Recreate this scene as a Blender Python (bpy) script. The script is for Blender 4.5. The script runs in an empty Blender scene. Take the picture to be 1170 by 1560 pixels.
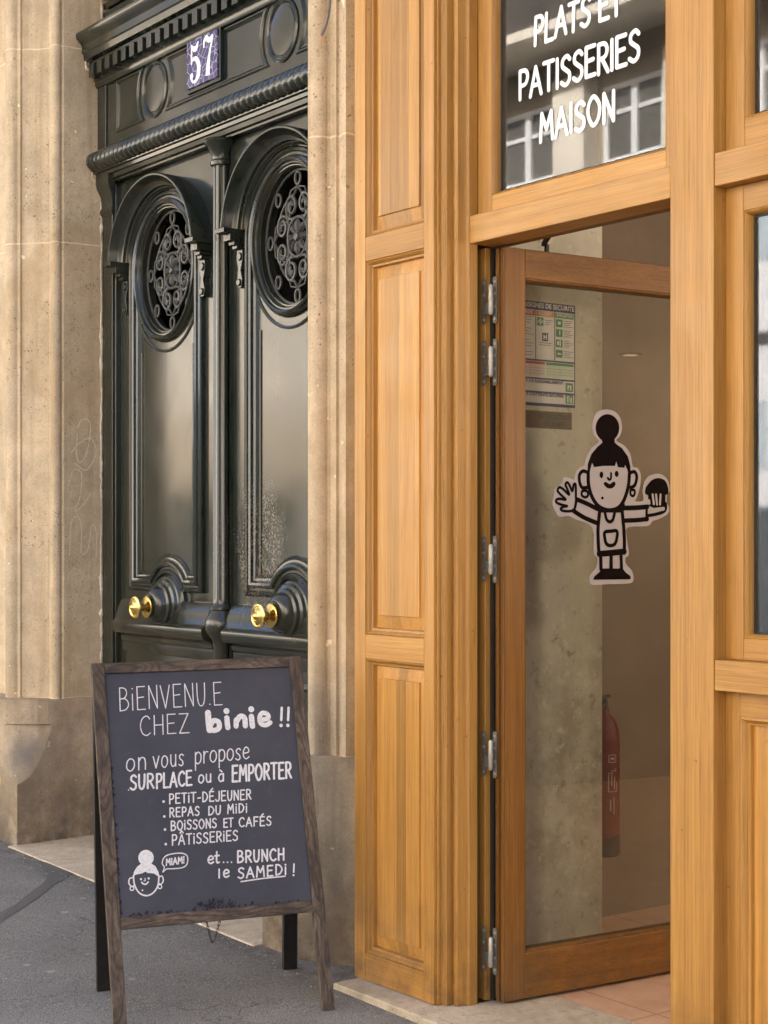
import bpy, bmesh, math, random
from math import sin, cos, pi, radians, sqrt, atan2
from mathutils import Vector, Matrix
random.seed(7)
S = bpy.context.scene
COL = S.collection

# ------------------------------------------------------------------ camera
FPX, PW, PH, HZ = 2450.0, 1170.0, 1560.0, 822.0
CAM = Vector((3.971, -3.321, 1.5))
FWD = Vector((-.8, .6, 0)); RGT = Vector((.6, .8, 0))
cd = bpy.data.cameras.new('camera'); co = bpy.data.objects.new('camera', cd); COL.objects.link(co)
co.location = CAM
co.rotation_euler = (radians(90), 0, atan2(-FWD.x, FWD.y))
cd.sensor_fit = 'VERTICAL'; cd.sensor_height = 24.0; cd.lens = 24.0 * FPX / PH
cd.shift_y = (HZ - PH / 2) / PH
cd.clip_start = .05; cd.clip_end = 400
S.camera = co

# ------------------------------------------------------------------ sky, sun, exposure
SUN_EL, SUN_AZ = 37, 10      # the sun stands behind the shop: it lights the house across the street
w = bpy.data.worlds.new('World'); S.world = w; w.use_nodes = True
nt = w.node_tree; bg = nt.nodes['Background']
sky = nt.nodes.new('ShaderNodeTexSky'); sky.sky_type = 'NISHITA'; sky.sun_disc = False
sky.sun_elevation = radians(SUN_EL); sky.sun_rotation = radians(SUN_AZ); sky.air_density = .65; sky.dust_density = 5.0; sky.ozone_density = .4
nt.links.new(sky.outputs[0], bg.inputs[0]); bg.inputs[1].default_value = .13
sl = bpy.data.lights.new('sun', 'SUN'); so = bpy.data.objects.new('sun', sl); COL.objects.link(so)
sl.energy = 5.0; sl.angle = radians(.5); sl.color = (1, .965, .91)
sd = -Vector((sin(radians(SUN_AZ)) * cos(radians(SUN_EL)), cos(radians(SUN_AZ)) * cos(radians(SUN_EL)), sin(radians(SUN_EL))))
so.rotation_euler = sd.to_track_quat('-Z', 'Y').to_euler(); so.location = (0, 20, 30)
S.view_settings.view_transform = 'Standard'; S.view_settings.look = 'None'
S.view_settings.exposure = 2.72; S.view_settings.gamma = 1
S.cycles.use_denoising = True
S.cycles.max_bounces = 10; S.cycles.diffuse_bounces = 5; S.cycles.glossy_bounces = 5
S.cycles.transparent_max_bounces = 12; S.cycles.sample_clamp_indirect = 6
S.cycles.caustics_reflective = False; S.cycles.caustics_refractive = False

# ------------------------------------------------------------------ measuring helpers
def ray(px, py):
    a = (px - PW / 2) / FPX
    return FWD + RGT * a + Vector((0, 0, (HZ - py) / FPX))
def onY(px, py, y):
    d = ray(px, py); return CAM + d * ((y - CAM.y) / d.y)
def onX(px, py, x):
    d = ray(px, py); return CAM + d * ((x - CAM.x) / d.x)
def onP(px, py, p, n):
    d = ray(px, py); return CAM + d * ((p - CAM).dot(n) / d.dot(n))
def gz(x, y=0.0): return -.026 - .0147 * x + .012 * min(0, y + .09)
def onG(px, py):
    d = ray(px, py); p = CAM.copy(); t = 5.0
    for _ in range(20):
        p = CAM + d * t; t += (p.z - gz(p.x, p.y)) / (-d.z) * .9
    return CAM + d * t

# ------------------------------------------------------------------ mesh builder
ORG = {}
class MB:
    def __init__(s): s.v = []; s.f = []
    def add(s, vs, fs):
        b = len(s.v); s.v += [tuple(v) for v in vs]; s.f += [[i + b for i in f] for f in fs]
    def box(s, x0, x1, y0, y1, z0, z1):
        s.add([(x0,y0,z0),(x1,y0,z0),(x1,y1,z0),(x0,y1,z0),(x0,y0,z1),(x1,y0,z1),(x1,y1,z1),(x0,y1,z1)],
              [(0,3,2,1),(4,5,6,7),(0,1,5,4),(1,2,6,5),(2,3,7,6),(3,0,4,7)]); return s
    def obox(s, o, a, b, c):
        o = Vector(o); a = Vector(a); b = Vector(b); c = Vector(c)
        s.add([o,o+a,o+a+b,o+b,o+c,o+a+c,o+a+b+c,o+b+c],[(0,3,2,1),(4,5,6,7),(0,1,5,4),(1,2,6,5),(2,3,7,6),(3,0,4,7)]); return s
    def hexa(s, bot, top):
        s.add(list(bot)+list(top),[(3,2,1,0),(4,5,6,7),(0,1,5,4),(1,2,6,5),(2,3,7,6),(3,0,4,7)]); return s
    def loft(s, rings, cap=True, closed=True):
        n = len(rings[0]); vs = [p for r in rings for p in r]; fs = []
        for k in range(len(rings)-1):
            for i in range(n if closed else n-1):
                j = (i+1) % n
                fs.append((k*n+i, k*n+j, (k+1)*n+j, (k+1)*n+i))
        if cap:
            fs.append(tuple(range(n-1,-1,-1))); fs.append(tuple((len(rings)-1)*n+i for i in range(n)))
        s.add(vs, fs); return s
    def prism(s, poly, z0, z1):
        return s.loft([[(x,y,z0) for x,y in poly],[(x,y,z1) for x,y in poly]])
    def sweep(s, path, prof, closed=False, caps=True):
        """path in the XZ plane, profile (offset along left normal, y)"""
        n = len(path); rings = []
        for i,(x,z) in enumerate(path):
            a = path[i-1] if (i or closed) else None; b = path[(i+1)%n] if (i < n-1 or closed) else None
            ns = []
            if a: d = Vector((x-a[0],z-a[1])); ns.append(Vector((-d.y,d.x)).normalized())
            if b: d = Vector((b[0]-x,b[1]-z)); ns.append(Vector((-d.y,d.x)).normalized())
            m = ns[0] if len(ns)==1 else (ns[0]+ns[1])/max(.25,1+ns[0].dot(ns[1]))
            rings.append([(x+o*m.x, y, z+o*m.y) for o,y in prof])
        if closed: rings.append(rings[0])
        s.loft(rings, cap=False, closed=False)
        if caps and not closed:
            b = len(s.v); s.add(rings[0],[tuple(range(len(prof)))]); s.add(rings[-1],[tuple(range(len(prof)))])
        return s
    def revolve(s, prof, o, ax, n=32, up=None, a0=0, a1=2*pi):
        """prof list of (radius, height along ax)"""
        o = Vector(o); ax = Vector(ax).normalized()
        u = ax.orthogonal().normalized() if up is None else Vector(up).normalized(); v = ax.cross(u)
        full = abs(a1-a0-2*pi) < 1e-6; m = n if full else n+1
        rings = [[o+ax*h+(u*cos(a0+(a1-a0)*i/n)+v*sin(a0+(a1-a0)*i/n))*r for i in range(m)] for r,h in prof]
        s.loft(rings, cap=full, closed=full); return s
    def tube(s, pts, r, n=8, closed=False, caps=True):
        pts = [Vector(p) for p in pts]; rings = []; N = len(pts); u = None
        for i,p in enumerate(pts):
            a = pts[i-1] if (i or closed) else p; b = pts[(i+1)%N] if (i<N-1 or closed) else p
            t = (b-a).normalized()
            if u is None: u = t.orthogonal().normalized()
            u = (u - t*u.dot(t)).normalized(); v = t.cross(u)
            rr = r[i] if isinstance(r,(list,tuple)) else r
            rings.append([p+(u*cos(2*pi*k/n)+v*sin(2*pi*k/n))*rr for k in range(n)])
        if closed: rings.append(rings[0])
        s.loft(rings, cap=caps and not closed); return s
    def poly(s, pts, off=(0,0,0)):
        s.add([Vector(p)+Vector(off) for p in pts],[tuple(range(len(pts)))]); return s
    def slab(s, pts, th):
        th = Vector(th); return s.loft([[Vector(p) for p in pts],[Vector(p)+th for p in pts]])
    def build(s, name, mat, parent=None, loc=None, bevel=0, ang=35, uvbox=False):
        me = bpy.data.meshes.new(name)
        o0 = Vector(loc) if loc is not None else (ORG[parent.name] if parent else Vector((0,0,0)))
        me.from_pydata([Vector(v)-o0 for v in s.v],[],s.f)
        bm = bmesh.new(); bm.from_mesh(me)
        bmesh.ops.remove_doubles(bm, verts=bm.verts, dist=1e-6)
        bmesh.ops.recalc_face_normals(bm, faces=bm.faces)
        big = [f for f in bm.faces if len(f.verts) > 4]
        if big: bmesh.ops.triangulate(bm, faces=big)
        bm.to_mesh(me); bm.free()
        for p in me.polygons: p.use_smooth = True
        me.set_sharp_from_angle(angle=radians(ang))
        me.materials.append(mat)
        o = bpy.data.objects.new(name, me); COL.objects.link(o)
        if parent: o.parent = parent; ORG[o.name] = o0
        else: o.location = o0; ORG[o.name] = o0
        if parent and loc is not None:
            o.location = o0 - ORG[parent.name]
        if bevel:
            b = o.modifiers.new('bevel','BEVEL'); b.width = bevel; b.segments = 2; b.limit_method = 'ANGLE'; b.angle_limit = radians(40)
            b.harden_normals = True
        return o

def tag(o, label=None, cat=None, group=None, kind=None):
    if label: o['label'] = label
    if cat: o['category'] = cat
    if group: o['group'] = group
    if kind: o['kind'] = kind
    return o
def thing(name, label, cat, loc, group=None):
    o = bpy.data.objects.new(name, None); COL.objects.link(o); o.location = loc; o.empty_display_size = .1
    ORG[o.name] = Vector(loc); return tag(o, label, cat, group)
def copy_tree(o, parent, delta):
    c = o.copy(); COL.objects.link(c); c.parent = parent
    c.location = Vector(o.location) + Vector(delta); ORG[c.name] = ORG[o.name] + Vector(delta)
    for ch in [x for x in bpy.data.objects if x.parent == o]: copy_tree(ch, c, (0,0,0))
    return c

# ------------------------------------------------------------------ materials
class NT:
    def __init__(s, name, rough=.5, spec=.5, metal=0.0, color=None):
        s.m = bpy.data.materials.new(name); s.m.use_nodes = True; s.t = s.m.node_tree
        s.b = s.t.nodes['Principled BSDF']; s.b.inputs['Roughness'].default_value = rough
        s.b.inputs['Metallic'].default_value = metal; s.b.inputs['Specular IOR Level'].default_value = spec
        if color: s.b.inputs['Base Color'].default_value = (*color, 1)
    def n(s, ty, **kw):
        nd = s.t.nodes.new(ty)
        for k, v in kw.items(): setattr(nd, k, v)
        return nd
    def l(s, a, b): s.t.links.new(a, b)
    def obj(s, scale=(1,1,1), rnd=True, rot=(0,0,0)):
        tc = s.n('ShaderNodeTexCoord'); mp = s.n('ShaderNodeMapping')
        mp.inputs['Scale'].default_value = scale; mp.inputs['Rotation'].default_value = rot
        if rnd:
            oi = s.n('ShaderNodeObjectInfo'); mu = s.n('ShaderNodeVectorMath', operation='SCALE'); cx = s.n('ShaderNodeCombineXYZ')
            for i in range(3): s.l(oi.outputs['Random'], cx.inputs[i])
            s.l(cx.outputs[0], mu.inputs[0]); mu.inputs['Scale'].default_value = 37.0
            ad = s.n('ShaderNodeVectorMath', operation='ADD'); s.l(tc.outputs['Object'], ad.inputs[0]); s.l(mu.outputs[0], ad.inputs[1])
            s.l(ad.outputs[0], mp.inputs[0])
        else: s.l(tc.outputs['Object'], mp.inputs[0])
        return mp.outputs[0]
    def noise(s, vec, scale, detail=4, rough=.55, dist=0):
        nd = s.n('ShaderNodeTexNoise'); s.l(vec, nd.inputs['Vector'])
        nd.inputs['Scale'].default_value = scale; nd.inputs['Detail'].default_value = detail
        nd.inputs['Roughness'].default_value = rough; nd.inputs['Distortion'].default_value = dist
        return nd.outputs['Fac']
    def ramp(s, fac, stops):
        r = s.n('ShaderNodeValToRGB'); e = r.color_ramp.elements
        while len(e) < len(stops): e.new(.5)
        for k,(p,c) in enumerate(stops):
            e[k].position = p; e[k].color = (*c,1) if isinstance(c,(tuple,list)) else (c,c,c,1)
        s.l(fac, r.inputs[0]); return r.outputs[0]
    def mix(s, fac, a, b, mode='MIX'):
        m = s.n('ShaderNodeMix', data_type='RGBA', blend_type=mode)
        for sock, v in ((m.inputs[0],fac),(m.inputs[6],a),(m.inputs[7],b)):
            if isinstance(v,(int,float)): sock.default_value = v
            elif isinstance(v,(tuple,list)): sock.default_value = (*v,1)
            else: s.l(v, sock)
        return m.outputs[2]
    def math(s, op, a, b=0.0, clamp=False):
        m = s.n('ShaderNodeMath', operation=op, use_clamp=clamp)
        for sock, v in ((m.inputs[0],a),(m.inputs[1],b)):
            if isinstance(v,(int,float)): sock.default_value = v
            else: s.l(v, sock)
        return m.outputs[0]
    def sep(s, vec):
        x = s.n('ShaderNodeSeparateXYZ'); s.l(vec, x.inputs[0]); return x.outputs
    def pos(s):
        return s.n('ShaderNodeNewGeometry').outputs['Position']
    def bump(s, h, strength=.3, dist=.002):
        b = s.n('ShaderNodeBump'); b.inputs['Strength'].default_value = strength; b.inputs['Distance'].default_value = dist
        s.l(h, b.inputs['Height']); s.l(b.outputs[0], s.b.inputs['Normal'])
    def color(s, c): s.l(c, s.b.inputs['Base Color'])
    def rough(s, c): s.l(c, s.b.inputs['Roughness'])

def oak(name, axis='z', dark=(.34,.158,.034), mid=(.455,.227,.050), light=(.545,.298,.077), staves=0.0, rough=.42, dirt=True, vary=.24):
    M = NT(name, rough, .4)
    long_, cross = .42, 26.0
    sc = {'z':(cross,cross,long_), 'x':(long_,cross,cross), 'y':(cross,long_,cross)}[axis]
    v = M.obj(sc)
    big = M.noise(v, 1.0, 5, .62, .6)
    sc2 = tuple(k*9 if k > 1 else k*3.2 for k in sc)
    v2 = M.obj(sc2); fine = M.noise(v2, 1.0, 3, .7, .2)
    sc3 = tuple(k*26 if k > 1 else k*14 for k in sc)
    v3 = M.obj(sc3); pore = M.noise(v3, 1.0, 2, .6)
    # cathedral figure: distorted rings stretched along the board
    vr = M.obj(tuple(3.4 if k > 1 else .33 for k in sc)); ds = M.noise(vr, 1.0, 3, .5)
    rings = M.math('FRACT', M.math('MULTIPLY', ds, 13.0)); 
    c = M.ramp(big, [(.22,dark),(.5,mid),(.8,light)])
    c = M.mix(M.math('MULTIPLY', M.ramp(rings,[(.0,1.0),(.18,.15),(.8,0.0),(1.0,1.0)]), .2), c, tuple(k*.8 for k in dark))
    c = M.mix(M.ramp(fine,[(.36,.42),(.52,0.0)]), c, tuple(k*.72 for k in dark))
    c = M.mix(M.ramp(pore,[(.37,.5),(.44,0.0)]), c, tuple(k*.55 for k in dark))
    oi = M.n('ShaderNodeObjectInfo'); hs = M.n('ShaderNodeHueSaturation')
    val = M.math('ADD', M.math('MULTIPLY', oi.outputs['Random'], vary), 1-vary/2)
    if staves:
        px = M.sep(M.obj((1/staves,)*3, True))[0]; wn = M.n('ShaderNodeTexWhiteNoise', noise_dimensions='1D')
        M.l(M.math('FLOOR', px), wn.inputs['W']); val = M.math('MULTIPLY', val, M.math('ADD', M.math('MULTIPLY', wn.outputs['Value'], .42), .79))
    M.l(val, hs.inputs['Value']); M.l(c, hs.inputs['Color']); c = hs.outputs[0]
    pz = M.pos(); pn = M.noise(pz, 9, 5, .65)
    if dirt:  # scuffs and splash dirt low down, broken up by noise
        z = M.sep(pz)[2]
        k = M.math('MULTIPLY', M.math('SUBTRACT', 1.0, M.math('DIVIDE', z, .34), True), M.ramp(pn,[(.38,0.0),(.66,.75)]))
        c = M.mix(k, c, (.085,.05,.026))
    kn = M.n('ShaderNodeTexVoronoi'); M.l(M.obj(tuple(7.5 if k > 1 else 1.5 for k in sc)), kn.inputs['Vector']); kn.inputs['Scale'].default_value = 1.0
    kc = M.sep(kn.outputs['Color'])[0]; km = M.math('MULTIPLY', M.ramp(kn.outputs['Distance'],[(.02,.8),(.05,.35),(.11,0.0)]), M.ramp(kc,[(.84,0.0),(.86,1.0)]))
    c = M.mix(km, c, tuple(k*.35 for k in dark))
    spots = M.noise(pz, 42, 2, .5); c = M.mix(M.ramp(spots,[(.74,0.0),(.78,.5)]), c, (.09,.045,.018))
    M.color(c)
    M.rough(M.ramp(M.noise(pz, 6, 3), [(.3,rough-.08),(.7,rough+.1)]))
    M.bump(M.math('ADD', M.math('MULTIPLY', pore, .6), fine), .22, .0012)
    return M.m

def stone(name, base=(.60,.48,.322), pits=1.0, grime=.0, joint=None):
    M = NT(name, .88, .25); p = M.pos()
    a = M.noise(p, 2.2, 6, .6); b = M.noise(p, 14, 6, .65); c3 = M.noise(p, 120, 3, .6)
    c = M.ramp(a, [(.3,tuple(k*.74 for k in base)),(.5,base),(.7,tuple(min(1,k*1.18) for k in base))])
    c = M.mix(M.ramp(b,[(.35,.45),(.6,0.0)]), c, tuple(k*.66*q for k,q in zip(base,(1,.96,.9))))
    c = M.mix(.22, c, M.ramp(c3,[(.3,.12),(.7,.7)]), 'OVERLAY'); sm = M.noise(p, 46, 4, .7); c = M.mix(M.ramp(sm,[(.57,0.0),(.7,.28)]), c, tuple(k*.6 for k in base))
    # vertical run-off streaks
    tc = M.n('ShaderNodeMapping'); M.l(p, tc.inputs[0]); tc.inputs['Scale'].default_value = (16,16,.7)
    st = M.noise(tc.outputs[0], 1.0, 4, .6); c = M.mix(M.ramp(st,[(.5,0.0),(.7,.5)]), c, tuple(k*q for k,q in zip(base,(.52,.47,.40)))); lg = M.noise(p, 1.15, 5, .65, .6); c = M.mix(M.ramp(lg,[(.52,0.0),(.66,.5)]), c, tuple(k*q for k,q in zip(base,(.66,.58,.48))))
    # pits in patches
    vo = M.n('ShaderNodeTexVoronoi'); M.l(p, vo.inputs['Vector']); vo.inputs['Scale'].default_value = 72
    pn = M.noise(p, 33, 3, .6); patch = M.ramp(M.noise(p, 3.1, 3, .5), [(.46,.02),(.6,.9)])
    pit = M.math('MULTIPLY', M.math('MULTIPLY', M.ramp(vo.outputs['Distance'],[(.16,1.0),(.34,0.0)]), M.ramp(pn,[(.51,0.0),(.6,1.0)])), patch)
    pit = M.math('MULTIPLY', pit, pits)
    c = M.mix(pit, c, tuple(k*.22 for k in base))
    ch = M.noise(p, 21, 2, .5); c = M.mix(M.ramp(ch,[(.735,0.0),(.75,.7)]), c, tuple(min(1,k*1.75) for k in base))
    h = M.math('SUBTRACT', M.math('ADD', M.math('MULTIPLY', b, .9), M.math('MULTIPLY', c3, .35)), pit)
    if joint:
        z = M.sep(p)[2]; wv = M.math('MULTIPLY', M.math('SUBTRACT', M.noise(p, 5, 2), .5), .02)
        zz = M.math('ADD', z, wv)
        k = None
        for jz in joint:
            q = M.math('SUBTRACT', 1.0, M.math('DIVIDE', M.math('ABSOLUTE', M.math('SUBTRACT', zz, jz)), .0055), True)
            k = q if k is None else M.math('MAXIMUM', k, q)
        c = M.mix(M.math('MULTIPLY', k, .75), c, tuple(min(1,x*1.5) for x in base)); h = M.math('SUBTRACT', h, M.math('MULTIPLY', k, .6))
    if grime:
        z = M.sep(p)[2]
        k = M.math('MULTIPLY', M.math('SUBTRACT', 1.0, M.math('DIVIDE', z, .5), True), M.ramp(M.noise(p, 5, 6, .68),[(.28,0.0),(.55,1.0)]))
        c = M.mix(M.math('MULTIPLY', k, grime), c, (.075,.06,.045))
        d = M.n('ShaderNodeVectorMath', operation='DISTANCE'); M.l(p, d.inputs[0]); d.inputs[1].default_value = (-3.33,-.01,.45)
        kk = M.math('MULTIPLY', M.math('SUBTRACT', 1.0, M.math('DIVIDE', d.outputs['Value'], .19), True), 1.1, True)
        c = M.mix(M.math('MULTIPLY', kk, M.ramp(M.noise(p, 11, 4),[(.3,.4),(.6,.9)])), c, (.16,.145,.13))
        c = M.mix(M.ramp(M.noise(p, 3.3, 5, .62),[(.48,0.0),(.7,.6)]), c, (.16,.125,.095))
    M.color(c); M.bump(h, .55, .006); return M.m

def paint_green(name, worn=True):
    M = NT(name, .2, .55); p = M.pos()
    c = M.ramp(M.noise(p, 3, 5, .6),[(.3,(.009,.013,.009)),(.7,(.017,.022,.016))])
    r = M.ramp(M.noise(p, 4, 3, .5),[(.3,.10),(.7,.21)])
    h = M.noise(p, 18, 3, .5)
    mp = M.n('ShaderNodeMapping'); M.l(p, mp.inputs[0]); mp.inputs['Scale'].default_value = (40,40,2)
    brush = M.noise(mp.outputs[0], 1.0, 4, .6)
    dust = M.ramp(M.noise(mp.outputs[0], .12, 3, .5),[(.35,0.0),(.8,.3)])
    c = M.mix(dust, c, (.11,.095,.07))
    if worn:  # rubbed, flaking patch where hands push the right leaf
        d = M.n('ShaderNodeVectorMath', operation='SUBTRACT'); M.l(p, d.inputs[0]); d.inputs[1].default_value = (-1.915,.40,1.45)
        s2 = M.n('ShaderNodeVectorMath', operation='MULTIPLY'); M.l(d.outputs[0], s2.inputs[0]); s2.inputs[1].default_value = (3.7,1.5,2.7)
        ln = M.n('ShaderNodeVectorMath', operation='LENGTH'); M.l(s2.outputs[0], ln.inputs[0])
        near = M.math('SUBTRACT', 1.0, ln.outputs['Value'], True)
        fl = M.ramp(M.noise(p, 95, 3, .6),[(.52,0.0),(.57,1.0)]); mpv = M.n('ShaderNodeMapping'); M.l(p, mpv.inputs[0]); mpv.inputs['Scale'].default_value = (26,26,5); lg = M.ramp(M.noise(mpv.outputs[0], 1.0, 4, .65),[(.42,0.0),(.6,1.0)])
        k = M.math('MULTIPLY', M.math('MULTIPLY', fl, lg), M.math('MULTIPLY', near, 1.2), True)
        c = M.mix(k, c, M.ramp(M.noise(p, 30, 2),[(.35,(.24,.24,.20)),(.6,(.20,.125,.06))]))
        r = M.mix(k, r, (.6,.6,.6))
    M.color(c); M.rough(r)
    M.bump(M.math('ADD', M.math('MULTIPLY', h, .35), M.math('MULTIPLY', brush, .5)), .07, .0010); return M.m

def dark_wood(name, axis):
    M = NT(name, .62, .35); sc = {'z':(28,28,1.1),'x':(1.1,28,28),'y':(28,1.1,28)}[axis]
    v = M.obj(sc); a = M.noise(v, 1.0, 4, .6, 1.2); v2 = M.obj(tuple(k*5 for k in sc)); b = M.noise(v2, 1.0, 3, .7)
    vr = M.obj(tuple(7.5 if k > 2 else .55 for k in sc)); fr = M.math('FRACT', M.math('MULTIPLY', M.noise(vr, 1.0, 2, .5), 17.0))
    c = M.ramp(a,[(.3,(.042,.030,.021)),(.5,(.098,.071,.049)),(.72,(.175,.134,.095))])
    c = M.mix(M.ramp(fr,[(0.0,.8),(.25,.1),(.75,0.0),(1.0,.8)]), c, (.028,.02,.015))
    c = M.mix(M.ramp(b,[(.36,.6),(.5,0.0)]), c, (.03,.021,.015))
    M.color(c); M.bump(M.math('ADD', a, b), .3, .0015); return M.m

def glass(name, ior=1.5, tint=(1,1,1), wob=0.0, gr=0.0):
    m = bpy.data.materials.new(name); m.use_nodes = True; t = m.node_tree; t.nodes.clear()
    o = t.nodes.new('ShaderNodeOutputMaterial'); mx = t.nodes.new('ShaderNodeMixShader'); fr = t.nodes.new('ShaderNodeFresnel'); fr.inputs[0].default_value = ior
    tr = t.nodes.new('ShaderNodeBsdfTransparent'); tr.inputs[0].default_value = (*tint,1)
    gl = t.nodes.new('ShaderNodeBsdfGlossy'); gl.inputs['Roughness'].default_value = gr
    # a film of dust and wiped smears
    df = t.nodes.new('ShaderNodeBsdfDiffuse'); df.inputs[0].default_value = (.5,.49,.46,1); m2 = t.nodes.new('ShaderNodeMixShader')
    gp = t.nodes.new('ShaderNodeNewGeometry'); mp = t.nodes.new('ShaderNodeMapping'); mp.inputs['Scale'].default_value = (3,3,1.2); mp.inputs['Rotation'].default_value = (0,.5,0)
    dn = t.nodes.new('ShaderNodeTexNoise'); dn.inputs['Scale'].default_value = 1.6; dn.inputs['Detail'].default_value = 6; dn.inputs['Roughness'].default_value = .7; dn.inputs['Distortion'].default_value = .8
    mr = t.nodes.new('ShaderNodeMapRange'); mr.inputs[1].default_value = .4; mr.inputs[2].default_value = .8; mr.inputs[3].default_value = .006; mr.inputs[4].default_value = .035
    t.links.new(gp.outputs['Position'], mp.inputs[0]); t.links.new(mp.outputs[0], dn.inputs['Vector']); t.links.new(dn.outputs['Fac'], mr.inputs[0]); t.links.new(mr.outputs[0], m2.inputs[0])
    t.links.new(fr.outputs[0], mx.inputs[0]); t.links.new(tr.outputs[0], mx.inputs[1]); t.links.new(gl.outputs[0], mx.inputs[2]); t.links.new(mx.outputs[0], m2.inputs[1]); t.links.new(df.outputs[0], m2.inputs[2]); t.links.new(m2.outputs[0], o.inputs[0])
    if wob:
        g = t.nodes.new('ShaderNodeNewGeometry'); nz = t.nodes.new('ShaderNodeTexNoise'); nz.inputs['Scale'].default_value = 2.2; nz.inputs['Detail'].default_value = 1
        b = t.nodes.new('ShaderNodeBump'); b.inputs['Strength'].default_value = wob; b.inputs['Distance'].default_value = .02
        t.links.new(g.outputs['Position'], nz.inputs['Vector']); t.links.new(nz.outputs['Fac'], b.inputs['Height']); t.links.new(b.outputs[0], gl.inputs['Normal'])
    return m

def plain(name, c, rough=.5, metal=0, spec=.5, var=.12, scale=20, bump=0.0):
    M = NT(name, rough, spec, metal); p = M.obj((1,1,1)); a = M.noise(p, scale, 4, .6)
    M.color(M.ramp(a,[(.3,tuple(k*(1-var) for k in c)),(.7,tuple(min(1,k*(1+var)) for k in c))]))
    M.rough(M.ramp(M.noise(p, scale*1.7, 3),[(.3,max(.02,rough*.85)),(.7,min(1,rough*1.2))]))
    if bump: M.bump(a, bump, .002)
    return M.m

def asphalt(name):
    M = NT(name, .9, .3); p = M.pos()
    f = M.noise(p, 190, 2, .75); a = M.noise(p, 1.7, 6, .6); b = M.noise(p, 40, 3, .6)
    c = M.ramp(a,[(.3,(.172,.165,.150)),(.7,(.268,.257,.234))])
    c = M.mix(M.ramp(f,[(.40,.7),(.52,0.0)]), c, (.05,.048,.046)); c = M.mix(M.ramp(f,[(.58,0.0),(.7,.75)]), c, (.46,.44,.41))
    c = M.mix(M.ramp(b,[(.56,0.0),(.72,.35)]), c, (.07,.066,.064))
    vo = M.n('ShaderNodeTexVoronoi'); M.l(p, vo.inputs['Vector']); vo.inputs['Scale'].default_value = 5.2
    c = M.mix(M.ramp(vo.outputs['Distance'],[(.07,.55),(.09,0.0)]), c, (.42,.39,.35))
    cr = M.n('ShaderNodeTexVoronoi', feature='DISTANCE_TO_EDGE'); mpc = M.n('ShaderNodeVectorMath', operation='ADD'); nzc = M.n('ShaderNodeTexNoise'); M.l(p, nzc.inputs['Vector']); nzc.inputs['Scale'].default_value = 3.0; nzc.inputs['Detail'].default_value = 5
    M.l(p, mpc.inputs[0]); M.l(nzc.outputs['Color'], mpc.inputs[1]); M.l(mpc.outputs[0], cr.inputs['Vector']); cr.inputs['Scale'].default_value = .75
    c = M.mix(M.math('MULTIPLY', M.ramp(cr.outputs['Distance'],[(.0,.7),(.006,0.0)]), M.ramp(M.noise(p, 1.3, 2),[(.45,0.0),(.55,1.0)])), c, (.05,.048,.045))
    y_ = M.sep(p)[1]; k = M.math('MULTIPLY', M.math('SUBTRACT', 1.0, M.math('DIVIDE', M.math('ABSOLUTE', M.math('ADD', y_, .12)), .22), True), M.ramp(M.noise(p, 14, 5, .7),[(.35,0.0),(.6,.8)]))
    c = M.mix(k, c, (.09,.078,.062))
    M.color(c); M.bump(M.math('ADD', f, M.math('MULTIPLY', b, .6)), .5, .004); return M.m

MT = {}
MT['oak_v'] = oak('oak_vertical_grain','z'); MT['oak_h'] = oak('oak_horizontal_grain','x'); MT['oak_panel'] = oak('oak_glued_panel','z', staves=.052)
dk = dict(dark=(.125,.048,.008), mid=(.215,.092,.017), light=(.29,.135,.030))  # darker copy of the oak: the door's indoor shade is in the colour
MT['oak_dv'] = oak('oak_shaded_upright','z', **dk); MT['oak_dh'] = oak('oak_shaded_rail','y', **dk)
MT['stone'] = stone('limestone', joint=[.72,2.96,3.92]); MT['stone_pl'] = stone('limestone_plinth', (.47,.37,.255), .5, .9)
MT['stone_wall'] = stone('limestone_ashlar', (.48,.375,.27), .8, 0, [1.35,1.9,2.45,3.0,3.55,4.1])
MT['slab'] = stone('pale_stone_slab', (.60,.50,.365), 1.0, 0); MT['sill'] = stone('threshold_stone', (.50,.42,.31), .9, 0)
MT['paint'] = paint_green('green_black_gloss_paint'); MT['paint2'] = paint_green('green_black_paint_frieze', False)
MT['iron'] = plain('painted_iron',(.05,.05,.044),.42,0,.5,.3,30)
MT['black'] = plain('shade_black',(.006,.006,.006),.8,0,.1)
M_ = NT('brass', .16, .5, 1.0, (.83,.57,.17)); M_.rough(M_.ramp(M_.noise(M_.pos(), 60, 3),[(.3,.1),(.7,.3)])); MT['brass'] = M_.m
MT['steel'] = plain('hinge_steel',(.40,.385,.345),.5,.55,.5,.15,60); MT['plate'] = plain('dull_hinge_plate',(.21,.195,.165),.5,.4,.5,.2,60); MT['dark_steel'] = plain('dark_steel',(.06,.055,.05),.4,.6)
MT['dwz'] = dark_wood('stained_wood_upright','z'); MT['dwx'] = dark_wood('stained_wood_rail','y')
MT['legback'] = plain('black_stained_wood',(.012,.010,.009),.6,0,.3,.3,40,.2)
M_ = NT('chalkboard', .62, .35); p_ = M_.obj((1,1,1),False)
c_ = M_.ramp(M_.noise(p_, 4, 6, .65),[(.3,(.036,.038,.050)),(.7,(.056,.058,.074))]); c_ = M_.mix(M_.ramp(M_.noise(p_, 26, 5, .7),[(.62,0.0),(.8,.35)]), c_, (.12,.12,.14))
M_.color(c_); M_.bump(M_.noise(p_, 150, 2), .1, .001); MT['board'] = M_.m
M_ = NT('white_chalk_paint', .8, .2); M_.color(M_.ramp(M_.noise(M_.obj((1,1,1),False), 160, 3, .7),[(.3,(.48,.48,.50)),(.52,(.70,.70,.71))])); MT['chalk'] = M_.m
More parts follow.
